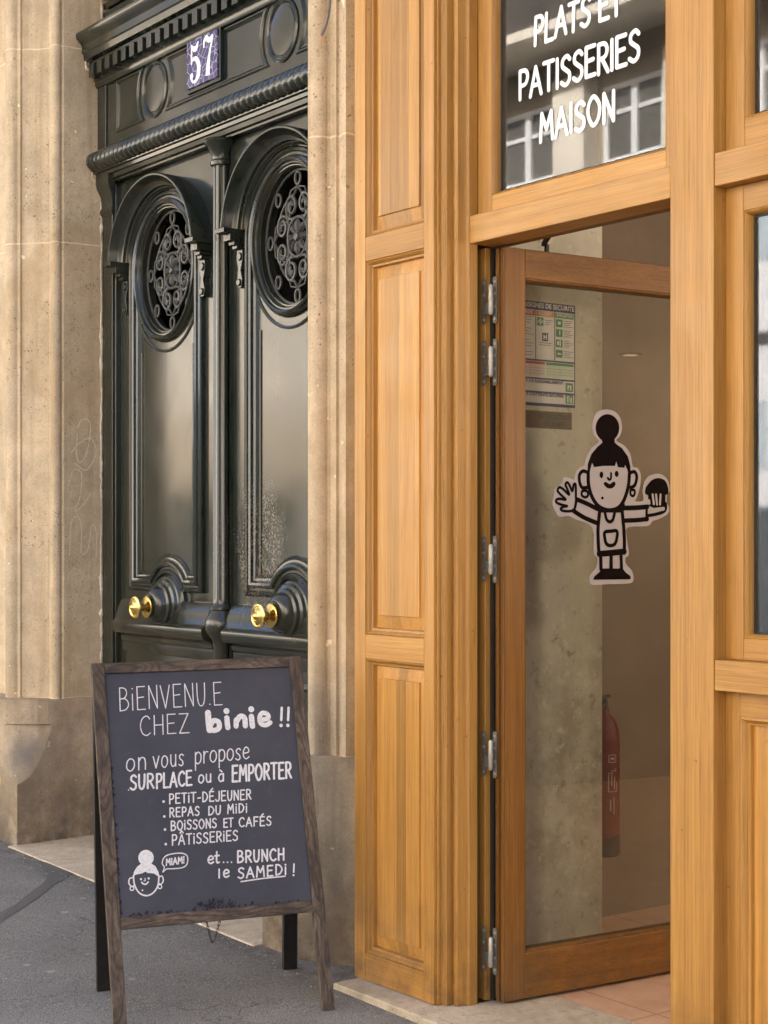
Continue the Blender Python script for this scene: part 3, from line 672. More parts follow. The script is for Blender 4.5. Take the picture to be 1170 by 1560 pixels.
def leaf(cx, s):
    """one leaf centred on cx; s = -1 for the left leaf"""
    xo, xi = (-3.16, DX-.03) if s < 0 else (DX+.03, -1.162)
    lf = MB()
    OZ, RX, RZ = 2.768, .248, .287
    n = 64; ov = ell(cx, OZ, RX, RZ, n)      # face with an oval hole
    z0, z1 = 0.02, 3.262
    rect = []
    for x,z in ov:
        dx, dz = x-cx, z-OZ; tx = ((xi if dx>0 else xo)-cx)/dx if abs(dx)>1e-6 else 1e9; tz = ((z1 if dz>0 else z0)-OZ)/dz if abs(dz)>1e-6 else 1e9
        t_ = min(tx,tz); rect.append((cx+dx*t_, OZ+dz*t_))
    for yy in (.402,):
        b = len(lf.v); lf.v += [(x,yy,z) for x,z in ov]+[(x,yy,z) for x,z in rect]
        for i in range(n):
            j = (i+1)%n
            if abs(rect[i][0]-rect[j][0])>1e-6 and abs(rect[i][1]-rect[j][1])>1e-6:
                cxn = xi if (rect[i][0]>cx) else xo; czn = z1 if rect[i][1]>OZ else z0
                lf.v.append((cxn,yy,czn)); lf.f.append([b+i,b+n+i,len(lf.v)-1,b+n+j,b+j])
            else: lf.f.append([b+i,b+n+i,b+n+j,b+j])
    lf.loft([[(x,.402,z) for x,z in ov],[(x,.47,z) for x,z in ov]], cap=False)
    lf.loft([[(xo,.402,z0),(xo,.402,z1),(xi,.402,z1),(xi,.402,z0)],[(xo,.46,z0),(xo,.46,z1),(xi,.46,z1),(xi,.46,z0)]], cap=False)
    L = lf.build('door_leaf', P, door, loc=(cx,.4,0))
    # oval ring mouldings round the opening
    mb = MB(); mb.sweep(ell(cx,OZ,RX,RZ,72), [(-.0,.405),(.0,.43),(.012,.43)], True)
    mb.sweep(ell(cx,OZ,RX+.004,RZ+.004,72)[::-1], [(-.0,.418),(.004,.392),(.010,.384),(.016,.384),(.020,.374),(.027,.370),(.034,.374),(.037,.386),(.042,.382),(.047,.388),(.050,.4019)], True)
    mb.build('oval_moulding', P, L)
    # crescent under the oval
    path = [(cx+(RX+.075)*cos(radians(a)), OZ-.018+(RZ+.075)*sin(radians(a))) for a in range(216,325,6)]
    MB().sweep(path, [(-.008,.4019),(-.008,.398),(-.001,.395),(.006,.398),(.006,.4019)]).build('crescent_moulding', P, L)
    # stilted arch moulding that frames the panel, with a bump over the knob
    hw = .340; AZ = 2.79; KX = cx+.03; KZ = 1.195; br = .150; zb_ = 1.262
    def frame_path(hw, zb_, br, AZ=AZ, top=.340):
        dz = zb_-KZ; a0 = math.asin(dz/br); out = [(cx-hw, zb_)]
        out += [(KX-br*cos(a), KZ+br*sin(a)) for a in [a0+(pi-2*a0)*i/14 for i in range(15)]]
        out += [(cx+hw, zb_), (cx+hw, AZ)]
        out += [(cx+hw*cos(radians(a)), AZ+top*sin(radians(a))) for a in range(5,180,5)]
        out += [(cx-hw, AZ)]
        return out
    mb = MB(); mb.sweep(frame_path(hw,zb_,br), [(-.006,.4019),(-.006,.388),(.0,.378),(.010,.374),(.016,.379),(.018,.386),(.028,.386),(.032,.376),(.042,.372),(.052,.376),(.056,.388),(.062,.392),(.072,.392),(.078,.4019)], True)
    mb.build('panel_moulding', P, L)
    # sunk line on the panel
    def inner():
        h2 = hw-.098; zb2 = zb_+.085; b2 = br+.085; dz = zb2-KZ; a0 = math.asin(min(.99,dz/b2))
        out = [(cx-h2,2.40),(cx-h2,zb2)]
        if KX-b2*cos(a0) > cx-h2+.01: out += [(KX-b2*cos(a), KZ+b2*sin(a)) for a in [a0+(pi-2*a0)*i/14 for i in range(15)] if cx-h2+.01 < KX-b2*cos(a) < cx+h2-.01]
        out += [(cx+h2,zb2),(cx+h2,2.40)]; return out
    MB().sweep(inner(), [(-.012,.4018),(-.011,.395),(-.002,.393),(.003,.398),(.003,.4018)]).build('panel_line', P, L)
    # hood mould: barrel hood over the upper half, standing proud, with stepped feet
    R1, R0, HA = .408, .350, 2.81
    a_ = list(range(6,175,4)); path = [(cx+R0*cos(radians(a)), HA+ (R0*.96)*sin(radians(a))) for a in a_]
    hp = [(-.058,.4018),(-.060,.300),(-.056,.293),(-.048,.293),(-.044,.300),(-.036,.330),(-.022,.348),(-.010,.354),(-.007,.368),(-.002,.372),(.0,.380),(.004,.384),(.006,.4018)]
    mb = MB(); mb.sweep(path[::1], [(o,y) for o,y in hp])
    for sd_ in (-1,1):   # foot: the profile returns as a small stepped block
        xe = cx+sd_*(R0+.032); zf = HA+.03
        for (w2,yf,za_,zb2) in ((.066,.286,zf-.012,zf+.008),(.050,.318,zf-.045,zf-.013),(.040,.338,zf-.062,zf-.046),(.034,.352,zf-.078,zf-.063)):
            xa = xe-sd_*.022; xb = xa+sd_*w2*1.12; mb.box(min(xa,xb),max(xa,xb),yf,.4018,za_,zb2)
    mb.build('arch_hood', P, L, bevel=.0015)
    # s-shaped brackets under the feet
    for sd_ in (-1,1):
        bx = cx+sd_*(R0+.020); zt = HA-.05
        spts = smooth([(-.012,0),(.014,-.012),(.024,-.045),(.008,-.075),(-.008,-.10),(.0,-.135),(.02,-.15),(.026,-.135)])
        mb = MB()
        mb.slab([(bx+sd_*.016*0-.021,.372,zt),(bx+.021,.372,zt),(bx+.024,.372,zt-.04),(bx+.006,.372,zt-.09),(bx+.02,.372,zt-.13),(bx+.012,.372,zt-.165),(bx-.012,.372,zt-.165),(bx-.02,.372,zt-.13),(bx-.014,.372,zt-.08),(bx-.026,.372,zt-.04)],(0,.0298,0))
        mb.revolve([(.0,0),(.016,0),(.018,.006),(.018,.03),(0,.03)],(bx+.004,.364,zt-.03),(0,1,0),18); mb.revolve([(.0,0),(.014,0),(.016,.006),(.016,.03),(0,.03)],(bx-.002,.364,zt-.142),(0,1,0),18)
        mb.build('scroll_bracket', P, L, bevel=.002)
    # grille
    gy = .43; mb = MB(); ex, ez = .235/.25, .278/.25
    def q(r, a): return Vector((cx+r*ex*cos(a), gy, OZ+r*ez*sin(a)))
    mb.tube([Vector((x,gy,z)) for x,z in ell(cx,OZ,RX-.006,RZ-.006,56)], .006, 6, True)
    for k in range(8):
        a = k*pi/4+pi/2; c0 = q(.222,a)
        mb.tube([c0+Vector((.019*cos(t),0,.027*sin(t))) for t in [2*pi*i/16 for i in range(16)]], .006, 6, True)
    for k in range(4):
        a = k*pi/2+pi/2; mb.tube([q(.192,a), q(.192,a+pi/2)], .0058, 6)
        mb.tube([q(.135+.065*abs(sin(2*(t)))**1.0 if False else .168, a+pi/4+(t-.5)*1.15) for t in [i/12 for i in range(13)]], .0056, 6)
        for sg in (-1,1):
            mb.tube([q(.192,a), q(.19,a+sg*.3), q(.168,a+sg*.42)], .004, 6)
    for k in range(8):
        a = k*pi/4+pi/8
        # c-scroll
        sp = []
        c1 = q(.131,a)
        for i in range(34):
            t = i/33; th = a+pi+ t*3.6*pi*(1 if k%2 else -1); r = .050*(1-.80*t)
            sp.append(c1+Vector((r*ex*cos(th),0,r*ez*sin(th))))
        mb.tube(sp, [.0062+.0026*(i/33) for i in range(34)], 6)
        mb.tube([q(.075,a-.25), q(.10,a-.33*(1 if k%2 else -1)), q(.145,a), q(.165,a+.2)], .0054, 6)
    mb.tube([Vector((x,gy,z)) for x,z in ell(cx,OZ,.074,.084,32)], .007, 8, True)
    gr = mb.build('iron_grille', MT['iron'], L)
    mb = MB(); mb.revolve([(0,.016),(.014,.014),(.02,.004),(.02,0)], (cx,gy,OZ), (0,-1,0), 16)
    for k in range(8):
        a = k*pi/4; d = Vector((cos(a),0,sin(a)*1.12)); sdv = Vector((-sin(a),0,cos(a)))
        rr = []
        for (u_,wd,h) in ((.014,.006,.004),(.03,.014,.012),(.05,.018,.014),(.062,.012,.008),(.068,.003,.0)):
            c0 = Vector((cx,gy,OZ))+d*u_; rr.append([c0-sdv*wd, c0-sdv*wd*.5+Vector((0,-h,0)), c0+Vector((0,-h*.55,0)), c0+sdv*wd*.5+Vector((0,-h,0)), c0+sdv*wd, c0+Vector((0,.004,0))])
        mb.loft(rr)
    mb.build('rosette', MT['iron'], L)
    # knob boss
    mb = MB(); mb.revolve([(.148,0),(.148,.012),(.138,.018),(.132,.030),(.124,.034),(.118,.046),(.104,.052),(.100,.066),(.088,.072),(.080,.094),(.066,.108),(.052,.112),(.05,.12),(0,.12)], (KX,.402,KZ), (0,-1,0), 56)
    mb.build('knob_boss', P, L)
    mb = MB(); ky = .281
    mb.revolve([(.046,0),(.050,.004),(.050,.009),(.044,.013),(.026,.017),(.019,.024),(.017,.040),(.020,.048),(.040,.054),(.050,.060),(.052,.066),(.049,.071),(.043,.073),(.038,.071),(.034,.073),(.028,.079),(.021,.082),(.018,.080),(.012,.087),(.006,.090),(0,.091)], (KX,ky,KZ-.008), (0,-1,0), 44)
    mb.build('brass_knob', MT['brass'], L)
    # lock rail with weathering
    xr0, xr1 = xo+.055, xi-.055
    rp = [(-.20,.4018),(-.20,.392),(-.185,.386),(-.15,.386),(-.14,.378),(-.122,.376),(-.112,.362),(-.105,.338),(-.09,.326),(-.06,.322),(-.052,.326),(-.046,.336),(-.035,.345),(.01,.358),(.045,.374),(.06,.386),(.062,.4018)]
    mb = MB(); mb.sweep([(xr0,1.155),(xr1,1.155)], rp); mb.build('lock_rail', P, L)
    # bottom panel
    mb = MB(); mb.sweep([(cx-.36,.30),(cx+.36,.30),(cx+.36,.90),(cx-.36,.90)], [(0,.4018),(0,.386),(.012,.378),(.024,.386),(.03,.395),(.045,.395),(.05,.4018)], True)
    mb.box(cx-.24,cx+.24,.390,.4017,.42,.78); mb.box(xo+.01,xi-.01,.385,.4018,.03,.16)
    mb.build('bottom_panel', P, L, bevel=.003)
    return L
leaf(LC[0], -1); leaf(LC[1], 1)
# fluted colonnette on the meeting stiles
mb = MB(); Yc = .385
def flut(r, z, f=0):
    return [(DX+r*(1-f*(.5+.5*cos(9*a)))*cos(a), Yc+r*(1-f*(.5+.5*cos(9*a)))*sin(a)*1.05, z) for a in [pi+pi*i/54 for i in range(55)]]
rs = [(.032,.05,0),(.032,.86,0),(.05,.87,0),(.05,.89,0),(.034,.90,0),(.036,1.03,0),(.044,1.06,0),(.062,1.085,0),(.066,1.10,0),(.068,1.125,0),(.064,1.15,0),(.05,1.175,0),(.046,1.185,0),(.050,1.19,0),(.05,1.2,0),(.040,1.215,0),(.040,1.23,.0),(.040,1.24,.14),(.038,3.14,.14),(.038,3.15,0),(.046,3.155,0),(.048,3.17,0),(.04,3.18,0),(.042,3.2,0),(.058,3.235,0),(.07,3.25,0),(.072,3.258,0),(.066,3.268,0)]
rs = [(r*1.15,z,f) for r,z,f in rs]
mb.loft([flut(*r) for r in rs], cap=True, closed=True); mb.box(DX-.055,DX-.036,.394,.46,.02,3.262); mb.box(DX+.036,DX+.055,.394,.46,.02,3.262)
mb.build('colonnette', P, door)
# black board standing for the shade of the passage behind the grilles
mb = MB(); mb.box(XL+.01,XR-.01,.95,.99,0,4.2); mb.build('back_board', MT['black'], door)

# house number
pc = Vector((-2.235,.318,3.634)); t = thing('number_plate','crackled blue enamel house number plate reading 57 on the door frieze','number plate',pc)
M_ = NT('blue_enamel', .18, .5); p_ = M_.obj((1,1,1),False); c_ = M_.ramp(M_.noise(p_, 9, 5, .7),[(.3,(.012,.012,.06)),(.55,(.035,.03,.13)),(.75,(.16,.15,.30))])
vo = M_.n('ShaderNodeTexVoronoi', feature='DISTANCE_TO_EDGE'); M_.l(p_, vo.inputs['Vector']); vo.inputs['Scale'].default_value = 26
c_ = M_.mix(M_.ramp(vo.outputs['Distance'],[(.015,.55),(.05,0.0)]), c_, (.5,.48,.6)); M_.color(c_); MT['enamel'] = M_.m
hw, hh = .134, .107
MB().box(pc.x-hw,pc.x+hw,.318,.3445,pc.z-hh,pc.z+hh).build('enamel_plate', MT['enamel'], t, bevel=.006)
mb = MB(); mb.box(pc.x-hw-.012,pc.x+hw+.014,.328,.3440,pc.z-hh-.016,pc.z-hh-.001); mb.box(pc.x+hw+.001,pc.x+hw+.016,.326,.3440,pc.z-hh-.0005,pc.z+hh+.006); mb.box(pc.x-hw-.01,pc.x+hw,.33,.3440,pc.z+hh+.001,pc.z+hh+.012)
mb.build('plate_frame', P2, t, bevel=.001)
pn = Pen((0,-1,0), .0006)
def vstroke(pn, pts, ws):
    """a pen line of varying thickness"""
    pts = [Vector(p) for p in pts]; L = []; R = []; n = len(pts)
    for i,p in enumerate(pts):
        tt = (pts[min(n-1,i+1)]-pts[max(0,i-1)]).normalized(); qv = pn.n.cross(tt); f = i/(n-1)*(len(ws)-1); k = min(int(f),len(ws)-2); wv = ws[k]+(ws[k+1]-ws[k])*(f-k)
        L.append(p+qv*wv/2); R.append(p-qv*wv/2)
    off = pn.n*pn.o; pn.o += pn.st; vs = [x+off for pr in zip(L,R) for x in pr]
    pn.mb.add(vs, [(2*i,2*i+1,2*i+3,2*i+2) for i in range(n-1)])
def d57(ox, pts): return [Vector((pc.x+ox+x*.088, .318, pc.z-.084+z*.168)) for x,z in pts]
vstroke(pn, d57(-.098, smooth([(.12,.52),(.3,.6),(.62,.58),(.86,.4),(.84,.16),(.6,.01),(.3,.0),(.1,.13)])), [.006,.012,.022,.030,.030,.018,.010,.014])
pn.dot(d57(-.098,[(.17,.17)])[0], .013)
pn.stroke(d57(-.098,[(.16,.5),(.16,.98)]), .010)
vstroke(pn, d57(-.098, smooth([(.14,.97),(.35,.88),(.6,.86),(.84,1.02)])), [.006,.022,.026,.004])
vstroke(pn, d57(.018, smooth([(.06,.78),(.08,.96)])), [.010,.012])
vstroke(pn, d57(.018, smooth([(.06,.95),(.3,1.0),(.5,.93),(.72,.92),(.96,1.0)])), [.010,.026,.024,.024,.016])
vstroke(pn, d57(.018, smooth([(.95,.99),(.66,.62),(.5,.3),(.44,.0)])), [.008,.014,.026,.036])
pn.mb.build('white_numerals', MT['white'], t)

# ================================================================== OAK SHOPFRONT
shop = thing('shopfront','honey oak shopfront with panelled pilaster, glazed transom and side window','shopfront',(.4,0,0))
OV_, OH_, OP_ = MT['oak_v'], MT['oak_h'], MT['oak_panel']
ZA, ZB, ZC, ZD = 1.092, 1.178, 2.450, 2.540      # the two rail bands
# pilaster
PX0, PX1, PY = -.506, -.070, -.090
sl_, sr_ = PX0+.062, PX1-.052
pil = MB().box(PX0,sl_,PY,PY+.05,.002,3.74).build('pilaster', OV_, shop, bevel=.002)
MB().box(sr_,PX1,PY,PY+.05,.002,3.74).build('stile', OV_, pil, bevel=.002)
MB().box(PX0+.001,PX0+.03,PY+.0505,.20,.002,3.74).build('pilaster_side', OV_, pil)
for z0,z1 in ((.003,.095),(ZA+.004,ZB),(ZC-.004,ZD-.012),(3.62,3.738)):
    MB().box(sl_+.0004,sr_-.0004,PY+.0006,PY+.05,z0,z1).build('rail', OH_, pil, bevel=.002)
def ppanel(z0, z1):
    pa = MB(); cx = (sl_+sr_)/2
    pa.sweep([(sl_,z0),(sr_,z0),(sr_,z1),(sl_,z1)], [(0,PY+.05),(0,PY+.006),(.004,PY+.004),(.010,PY+.010),(.013,PY+.018),(.020,PY+.020),(.022,PY+.030),(.024,PY+.034)], True)
    fr_ = pa.build('panel_bead', OV_, pil)
    x0, x1, a, b = sl_+.024, sr_-.024, z0+.024, z1-.024; d = .040
    mb = MB(); mb.loft([[(x0,PY+.034,a),(x1,PY+.034,a),(x1,PY+.034,b),(x0,PY+.034,b)],[(x0+d*.6,PY+.026,a+d),(x1-d*.6,PY+.026,a+d),(x1-d*.6,PY+.026,b-d),(x0+d*.6,PY+.026,b-d)],
        [(x0+d*.6+.002,PY+.020,a+d+.002),(x1-d*.6-.002,PY+.020,a+d+.002),(x1-d*.6-.002,PY+.020,b-d-.002),(x0+d*.6+.002,PY+.020,b-d-.002)]])
    mb.build('raised_panel', OP_, pil)
for z0,z1 in ((.0955,ZA+.0035),(ZB+.0005,ZC-.0045),(ZD-.0115,3.6195)): ppanel(z0,z1)
# stepped door casing between pilaster and opening
steps = [(-.0695,-.080),(-.060,-.080),(-.060,-.067),(-.0535,-.062),(-.046,-.068),(-.040,-.060),(-.040,-.034),(-.026,-.040),(-.016,-.034),(-.014,-.014),(-.010,-.004),(.0,0.0),(.0,.035),(-.0695,.035)]
MB().prism(steps, .002, 3.74).build('door_casing', OV_, shop, bevel=.0012)
# posts and rails
PXA, PXB = .872, 1.030
MB().box(PXA,PXB,-.003,.13,-.001,3.74).build('post', OV_, shop, bevel=.003)
MB().box(.0005,PXA-.002,.0,.10,ZC,ZD).build('transom_bar', OH_, shop, bevel=.003)
XE = 2.62
MB().box(XE,XE+.13,-.003,.13,.0,3.74).build('post', OV_, shop, bevel=.003)
MB().box(PXB+.0005,XE-.0005,.0,.10,ZC+.004,ZD+.004).build('transom_bar', OH_, shop, bevel=.003)
MB().box(PXB+.0005,XE-.0005,.0,.10,ZA,ZB-.003).build('sill_rail', OH_, shop, bevel=.003)
MB().box(-.506,2.75,-.10,.099,3.742,4.05).build('fascia', OH_, shop, bevel=.004)
def window(name, x0, x1, z0, z1, y, wl, wr, wb, wt, gl, label=None, gy=.03):
    """glazed frame; wl.. widths of its four sides"""
    F_ = MB().box(x0,x0+wl,y,y+.055,z0,z1).build(name, OV_, shop, bevel=.002)
    MB().box(x1-wr,x1,y,y+.055,z0,z1).build('frame_stile', OV_, F_, bevel=.002)
    MB().box(x0+wl+.0003,x1-wr-.0003,y+.0004,y+.055,z0,z0+wb).build('frame_rail', OH_, F_, bevel=.002)
    MB().box(x0+wl+.0003,x1-wr-.0003,y+.0004,y+.055,z1-wt,z1).build('frame_rail', OH_, F_, bevel=.002)
    a,b,c,d = x0+wl, z0+wb, x1-wr, z1-wt
    MB().sweep([(a,b),(c,b),(c,d),(a,d)], [(0,y+.054),(0,y+.003),(.003,y+.001),(.007,y+.006),(.010,y+.014),(.012,y+.024),(.012,y+.054)], True).build('glazing_bead', OV_, F_)
    MB().sweep([(a+.012,b+.012),(c-.012,b+.012),(c-.012,d-.012),(a+.012,d-.012)], [(0,y+.054),(0,y+.028),(.006,y+.028),(.006,y+.054)], True).build('gasket', MT['gasket'], F_)
    MB().sweep([(a+.014,b+.014),(c-.014,b+.014),(c-.014,d-.014),(a+.014,d-.014)], [(0,y+.036),(.012,y+.036),(.012,y+.050),(0,y+.050)], True).build('spacer', MT['spacer'], F_)
    MB().box(a+.013,c-.013,y+gy,y+gy+.004,b+.013,d-.013).build('pane', gl, F_)
    return F_
tw = window('transom_window', .0006, PXA-.0006, ZD+.0006, 3.739, .035, .068, .050, .058, .07, MT['glass'])
def at(px, py, plane): return onY(px, py, plane)
yl = .0640
def tl(text, A, B, hpx, lean=0, wd=.0138):
    z2p = lambda p: (740+p[0]/4.034, p[1]/4.034)
    a = z2p(A); b = z2p(B); a3 = onY(*a, yl); b3 = onY(*b, yl); u3 = onY(a[0]+lean, a[1]-hpx, yl)-a3
    pn = Pen((0,-1,0), .0008, .00002); write(pn, text, a3, b3, u3, wd, .16, .03); pn.mb.build('window_lettering', MT['white'], tw)
tl('PLATS', (300,278), (640,150), 42, 1); tl('ET', (697,128), (835,78), 42, 0)
tl('PATISSERIES', (207,612), (945,370), 42, 0); tl('MAISON', (335,874), (790,735), 42, 0)
WL = (onY(1105,700,.045).x-0, onY(1134,700,.045).x)
uw = window('upper_window', PXB+.0006, XE-.0006, ZD+.0046, 3.739, .045, WL[1]-PXB, .06, .085, .08, MT['glass_w'])
sw = window('side_window', PXB+.0006, XE-.0006, ZB-.0024, ZC+.0036, .045, WL[1]-PXB-.004, .06, .058, .07, MT['glass_w'])
bl = MB().box(PXB+.12,XE-.12,.16,.166,2.66,3.68).build('tint_backing', plain('pale_blue_backing',(.42,.52,.56),.8,0,.2,.04,2), loc=(1.8,.16,2.66)); tag(bl,'added pale blue blind behind the upper window on the right','backing')  # sheet added to give the pane its bluish reflected tone
# panelled stall riser under the side window
x0, x1, z0, z1, y = PXB+.0006, XE-.0006, .001, ZA-.0006, .045
lw = onY(1127,1300,.045).x-x0
f = MB().box(x0,x0+lw,y,y+.05,z0,z1).build('stall_riser', OV_, shop, bevel=.002); MB().box(x1-lw,x1,y,y+.05,z0,z1).build('stile', OV_, f, bevel=.002)
zt = onY(1130,1092,.045).z
MB().box(x0+lw+.0003,x1-lw-.0003,y+.0004,y+.05,z0,z0+.12).build('rail', OH_, f, bevel=.002); MB().box(x0+lw+.0003,x1-lw-.0003,y+.0004,y+.05,zt,z1).build('rail', OH_, f, bevel=.002)
a,b,c,d = x0+lw, z0+.12, x1-lw, zt
MB().sweep([(a,b),(c,b),(c,d),(a,d)], [(0,y+.049),(0,y+.002),(.006,y),(.012,y+.006),(.016,y+.016),(.022,y+.018),(.024,y+.03)], True).build('panel_bead', OV_, f)
mb = MB(); rr = []
for k,yy in ((.024,y+.03),(.062,y+.024),(.064,y+.018)): rr.append([(a+k,yy,b+k),(c-k,yy,b+k),(c-k,yy,d-k),(a+k,yy,d-k)])
mb.loft(rr); mb.build('raised_panel', OP_, f)
# door frame jamb behind the casing
MB().box(-.115,-.012,.078,.15,.002,ZC-.002).build('door_jamb', MT['oak_v'], shop, bevel=.002)
MB().box(-.115,-.047,.0355,.0775,.002,3.73).build('jamb_gap_shade', MT['black'], shop)  # black strip painted as the shade in the gap
MB().box(-.115,PXA-.002,.1005,.15,ZC+.004,ZD).build('door_head', MT['oak_dh'], shop, bevel=.002)

MB().box(-.0115,.006,.098,.145,.003,ZC-.003).build('hinge_gap_shade', MT['rubber'], shop)  # dark strip filling the hinge gap with painted shade
# ------------------------------------------------------------------ the open shop door
H = Vector((.069,.093,0)); D = Vector((.09,.996,0)).normalized(); Nn = Vector((D.y,-D.x,0))
def dp(s_, n_, z): return H+D*s_+Nn*n_+Vector((0,0,z))
def onD(px, py, n_=0.0): return onP(px, py, dp(0,n_,0), Nn)
def s_of(px, n_=0.0): return (onD(px,800,n_)-dp(0,n_,0)).dot(D)
sdoor = thing('shop_door','glazed oak shop door standing open inward, hinged on the left','door',dp(0,-.028,0))
TH = .056; Wd = .86; Zb, Zt = .012, ZC-.008
sg0 = s_of(800); 
def dbox(mb, s0, s1, n0, n1, z0, z1): mb.obox(dp(s0,n0,z0), D*(s1-s0), Nn*(n1-n0), (0,0,z1-z0)); return mb
def dsweep(rect, prof, name, mat, par):
    s0,z0,s1,z1 = rect; mb = MB(); mb.sweep([(s0,z0),(s1,z0),(s1,z1),(s0,z1)], prof, True)
    mb.v = [tuple(dp(x,-y,z)) for x,y,z in mb.v]; return mb.build(name, mat, par)
zgb = onD(800,1447).z; zgt = onD(800,424).z
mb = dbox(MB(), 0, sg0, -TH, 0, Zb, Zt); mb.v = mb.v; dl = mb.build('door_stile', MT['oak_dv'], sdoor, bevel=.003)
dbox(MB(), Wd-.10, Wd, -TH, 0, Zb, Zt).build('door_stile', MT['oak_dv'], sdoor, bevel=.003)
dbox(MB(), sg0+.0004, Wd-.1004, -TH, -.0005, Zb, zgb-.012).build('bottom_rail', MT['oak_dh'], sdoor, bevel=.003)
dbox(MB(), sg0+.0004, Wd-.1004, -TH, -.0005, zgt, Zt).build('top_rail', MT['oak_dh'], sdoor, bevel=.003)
dsweep((sg0,zgb-.012,Wd-.1,zgt), [(0,.05),(0,.004),(.004,.003),(.008,.010),(.010,.018),(.010,.05)], 'glazing_bead', MT['oak_dv'], sdoor)
GN = -.022
dbox(MB(), sg0+.009, Wd-.109, GN-.004, GN, zgb-.003, zgt-.009).build('door_pane', MT['glass_d'], sdoor)
# rebated hinge edge
mb = MB()
for s0,s1,n0,n1 in ((-.006,-.0004,-.018,-.001),(-.010,-.0004,-.038,-.0235),): dbox(mb, s0,s1,n0,n1,Zb,Zt-.002)
mb.build('door_rebate', MT['oak_dv'], sdoor, bevel=.0015)
# closer arm
a0 = dp(.19,-.03,Zt); mb = MB(); mb.tube([a0+Vector((0,0,.002)), a0+Vector((0,0,.03))], .008, 8)
mb.obox(a0+Vector((-.004,-.02,.022)),(.10,-.03,.055),(.004,.014,0),(0,0,.012)); mb.build('closer_arm', MT['dark_steel'], sdoor)
# five hinges
def hinge(zc):
    kx = onY(747.5,800,.062); k = Vector((kx.x,.062,zc))
    fp_ = onY(737.5,800,.0775).x; mpx = onY(754,800,.080).x
    pinm = MB()
    pinm.revolve([(0,-.050),(.004,-.049),(.0075,-.044),(.0075,-.003),(.0088,-.002),(.0088,.002),(.0075,.003),(.0075,.044),(.004,.049),(0,.050)], k, (0,0,1), 16)
    hg = pinm.build('hinge', MT['steel'], sdoor)
    def plate(xc, y, w_, zlo, zhi):
        mb = MB(); pts = [(xc+w_*cos(a), y, (zc+zhi if sin(a) > 0 else zc+zlo)+w_*sin(a)) for a in [2*pi*i/20+.001 for i in range(20)]]
        mb.slab(pts, (0,.0025,0)); return mb
    def tab(mb, xa, xb, y, z0, z1): mb.box(min(xa,xb),max(xa,xb),y-.003,y-.0005,zc+z0,zc+z1)
    p1 = plate(fp_, .0752, .0105, -.064, .064); tab(p1, fp_, k.x, .0752, -.042, -.005); p1.build('hinge_plate', MT['plate'], hg, bevel=.0006)
    p2 = plate(mpx, .0790, .0100, -.066, .066); tab(p2, mpx, k.x, .0790, .005, .042); p2.build('hinge_plate', MT['plate'], hg, bevel=.0006)
    for xc,y in ((fp_,.0752),(mpx,.0790)):
        for dz in (-.060,-.021,.021,.060):
            MB().revolve([(0,0),(.0045,0),(.0055,.001),(.0055,.0015)],(xc,y-.0018,zc+dz),(0,1,0),12).build('screw', MT['steel'], hg)
    return hg
zc_ = [1.5+(822-yy)/FPX*5.22 for yy in (459,553,852,1148,1446)]
h0 = hinge(zc_[0])
for z in zc_[1:]: copy_tree(h0, sdoor, (0,0,z-zc_[0]))

# sticker on the door glass
NS = GN+.0004
def sk(x, y): return onD(830+x/5.38, 610+y/5.38, NS)
outl = [(510,75),(570,90),(615,140),(632,220),(615,290),(585,330),(650,370),(700,440),(720,540),(760,555),(785,610),(780,700),(755,790),(740,825),(800,825),(808,790),(800,740),(815,670),(850,620),(930,600),(990,630),(1015,680),(1022,740),(1000,780),(1000,840),(1018,880),(1005,930),(940,970),(880,990),(840,1030),(680,1040),(670,1120),(688,1260),(660,1290),(665,1340),(715,1400),(725,1470),(690,1500),(540,1505),(400,1512),(368,1490),(370,1430),(420,1370),(430,1290),(400,1250),(388,1040),(250,975),(190,945),(120,955),(85,910),(60,850),(70,790),(85,720),(140,680),(145,640),(180,630),(240,650),(250,590),(290,545),(325,535),(335,470),(380,390),(440,340),(400,280),(388,200),(410,120),(455,82)]
st = thing('vinyl_sticker','vinyl sticker of a waving baker with hair bun and cupcake on the door glass','sticker',sk(540,800))
MB().slab([sk(*p) for p in smooth(outl,True,3)], Nn*.0007).build('sticker_backing', MT['stk_white'], st)
SC = (sk(600,800)-sk(500,800)).length/100; Z1 = Vector((0,0,1)); pn = Pen(Nn, .0010, .00003)
def sfill(pts, sm=True): pn.fill([sk(*p) for p in (smooth(pts,True,4) if sm else pts)])
def sline(pts, wd=21, closed=False, sm=True): pn.stroke([sk(*p) for p in (smooth(pts,closed,5) if sm else pts)], wd*1.22*SC, closed)
def sell(cx, cy, rx, ry): sfill([(cx+rx*cos(2*pi*i/14), cy+ry*sin(2*pi*i/14)) for i in range(14)])
sell(512,226,97,113); sfill([(455,290),(570,290),(572,345),(600,372),(440,372),(470,345)], False)
sfill([(346,640),(350,520),(380,440),(430,380),(470,352),(575,352),(630,390),(680,460),(700,540),(702,640),(690,640),(676,570),(656,528),(651,552),(598,548),(584,500),(574,537),(480,537),(402,547),(386,512),(370,570),(362,640)], False)
sline([(354,600),(357,690),(385,790),(440,868),(520,900),(600,880),(650,810),(683,700),(692,600)],22)
sell(462,610,15,27); sell(587,602,16,25); sline([(541,597),(540,638),(526,650),(514,636)],13)
sfill([(480,682),(498,668),(530,686),(560,666),(578,678),(570,705),(540,722),(505,715)]); sell(470,800,11,12)
sline([(350,590),(310,580),(282,612),(284,672),(305,715),(350,712)],19); sline([(302,748),(303,780),(330,794),(352,778),(345,746),(322,740)],15,True)
sline([(700,592),(735,586),(752,630),(735,695),(700,714)],19); sline([(700,738),(702,772),(720,784),(734,768),(734,738),(716,734)],14,True)
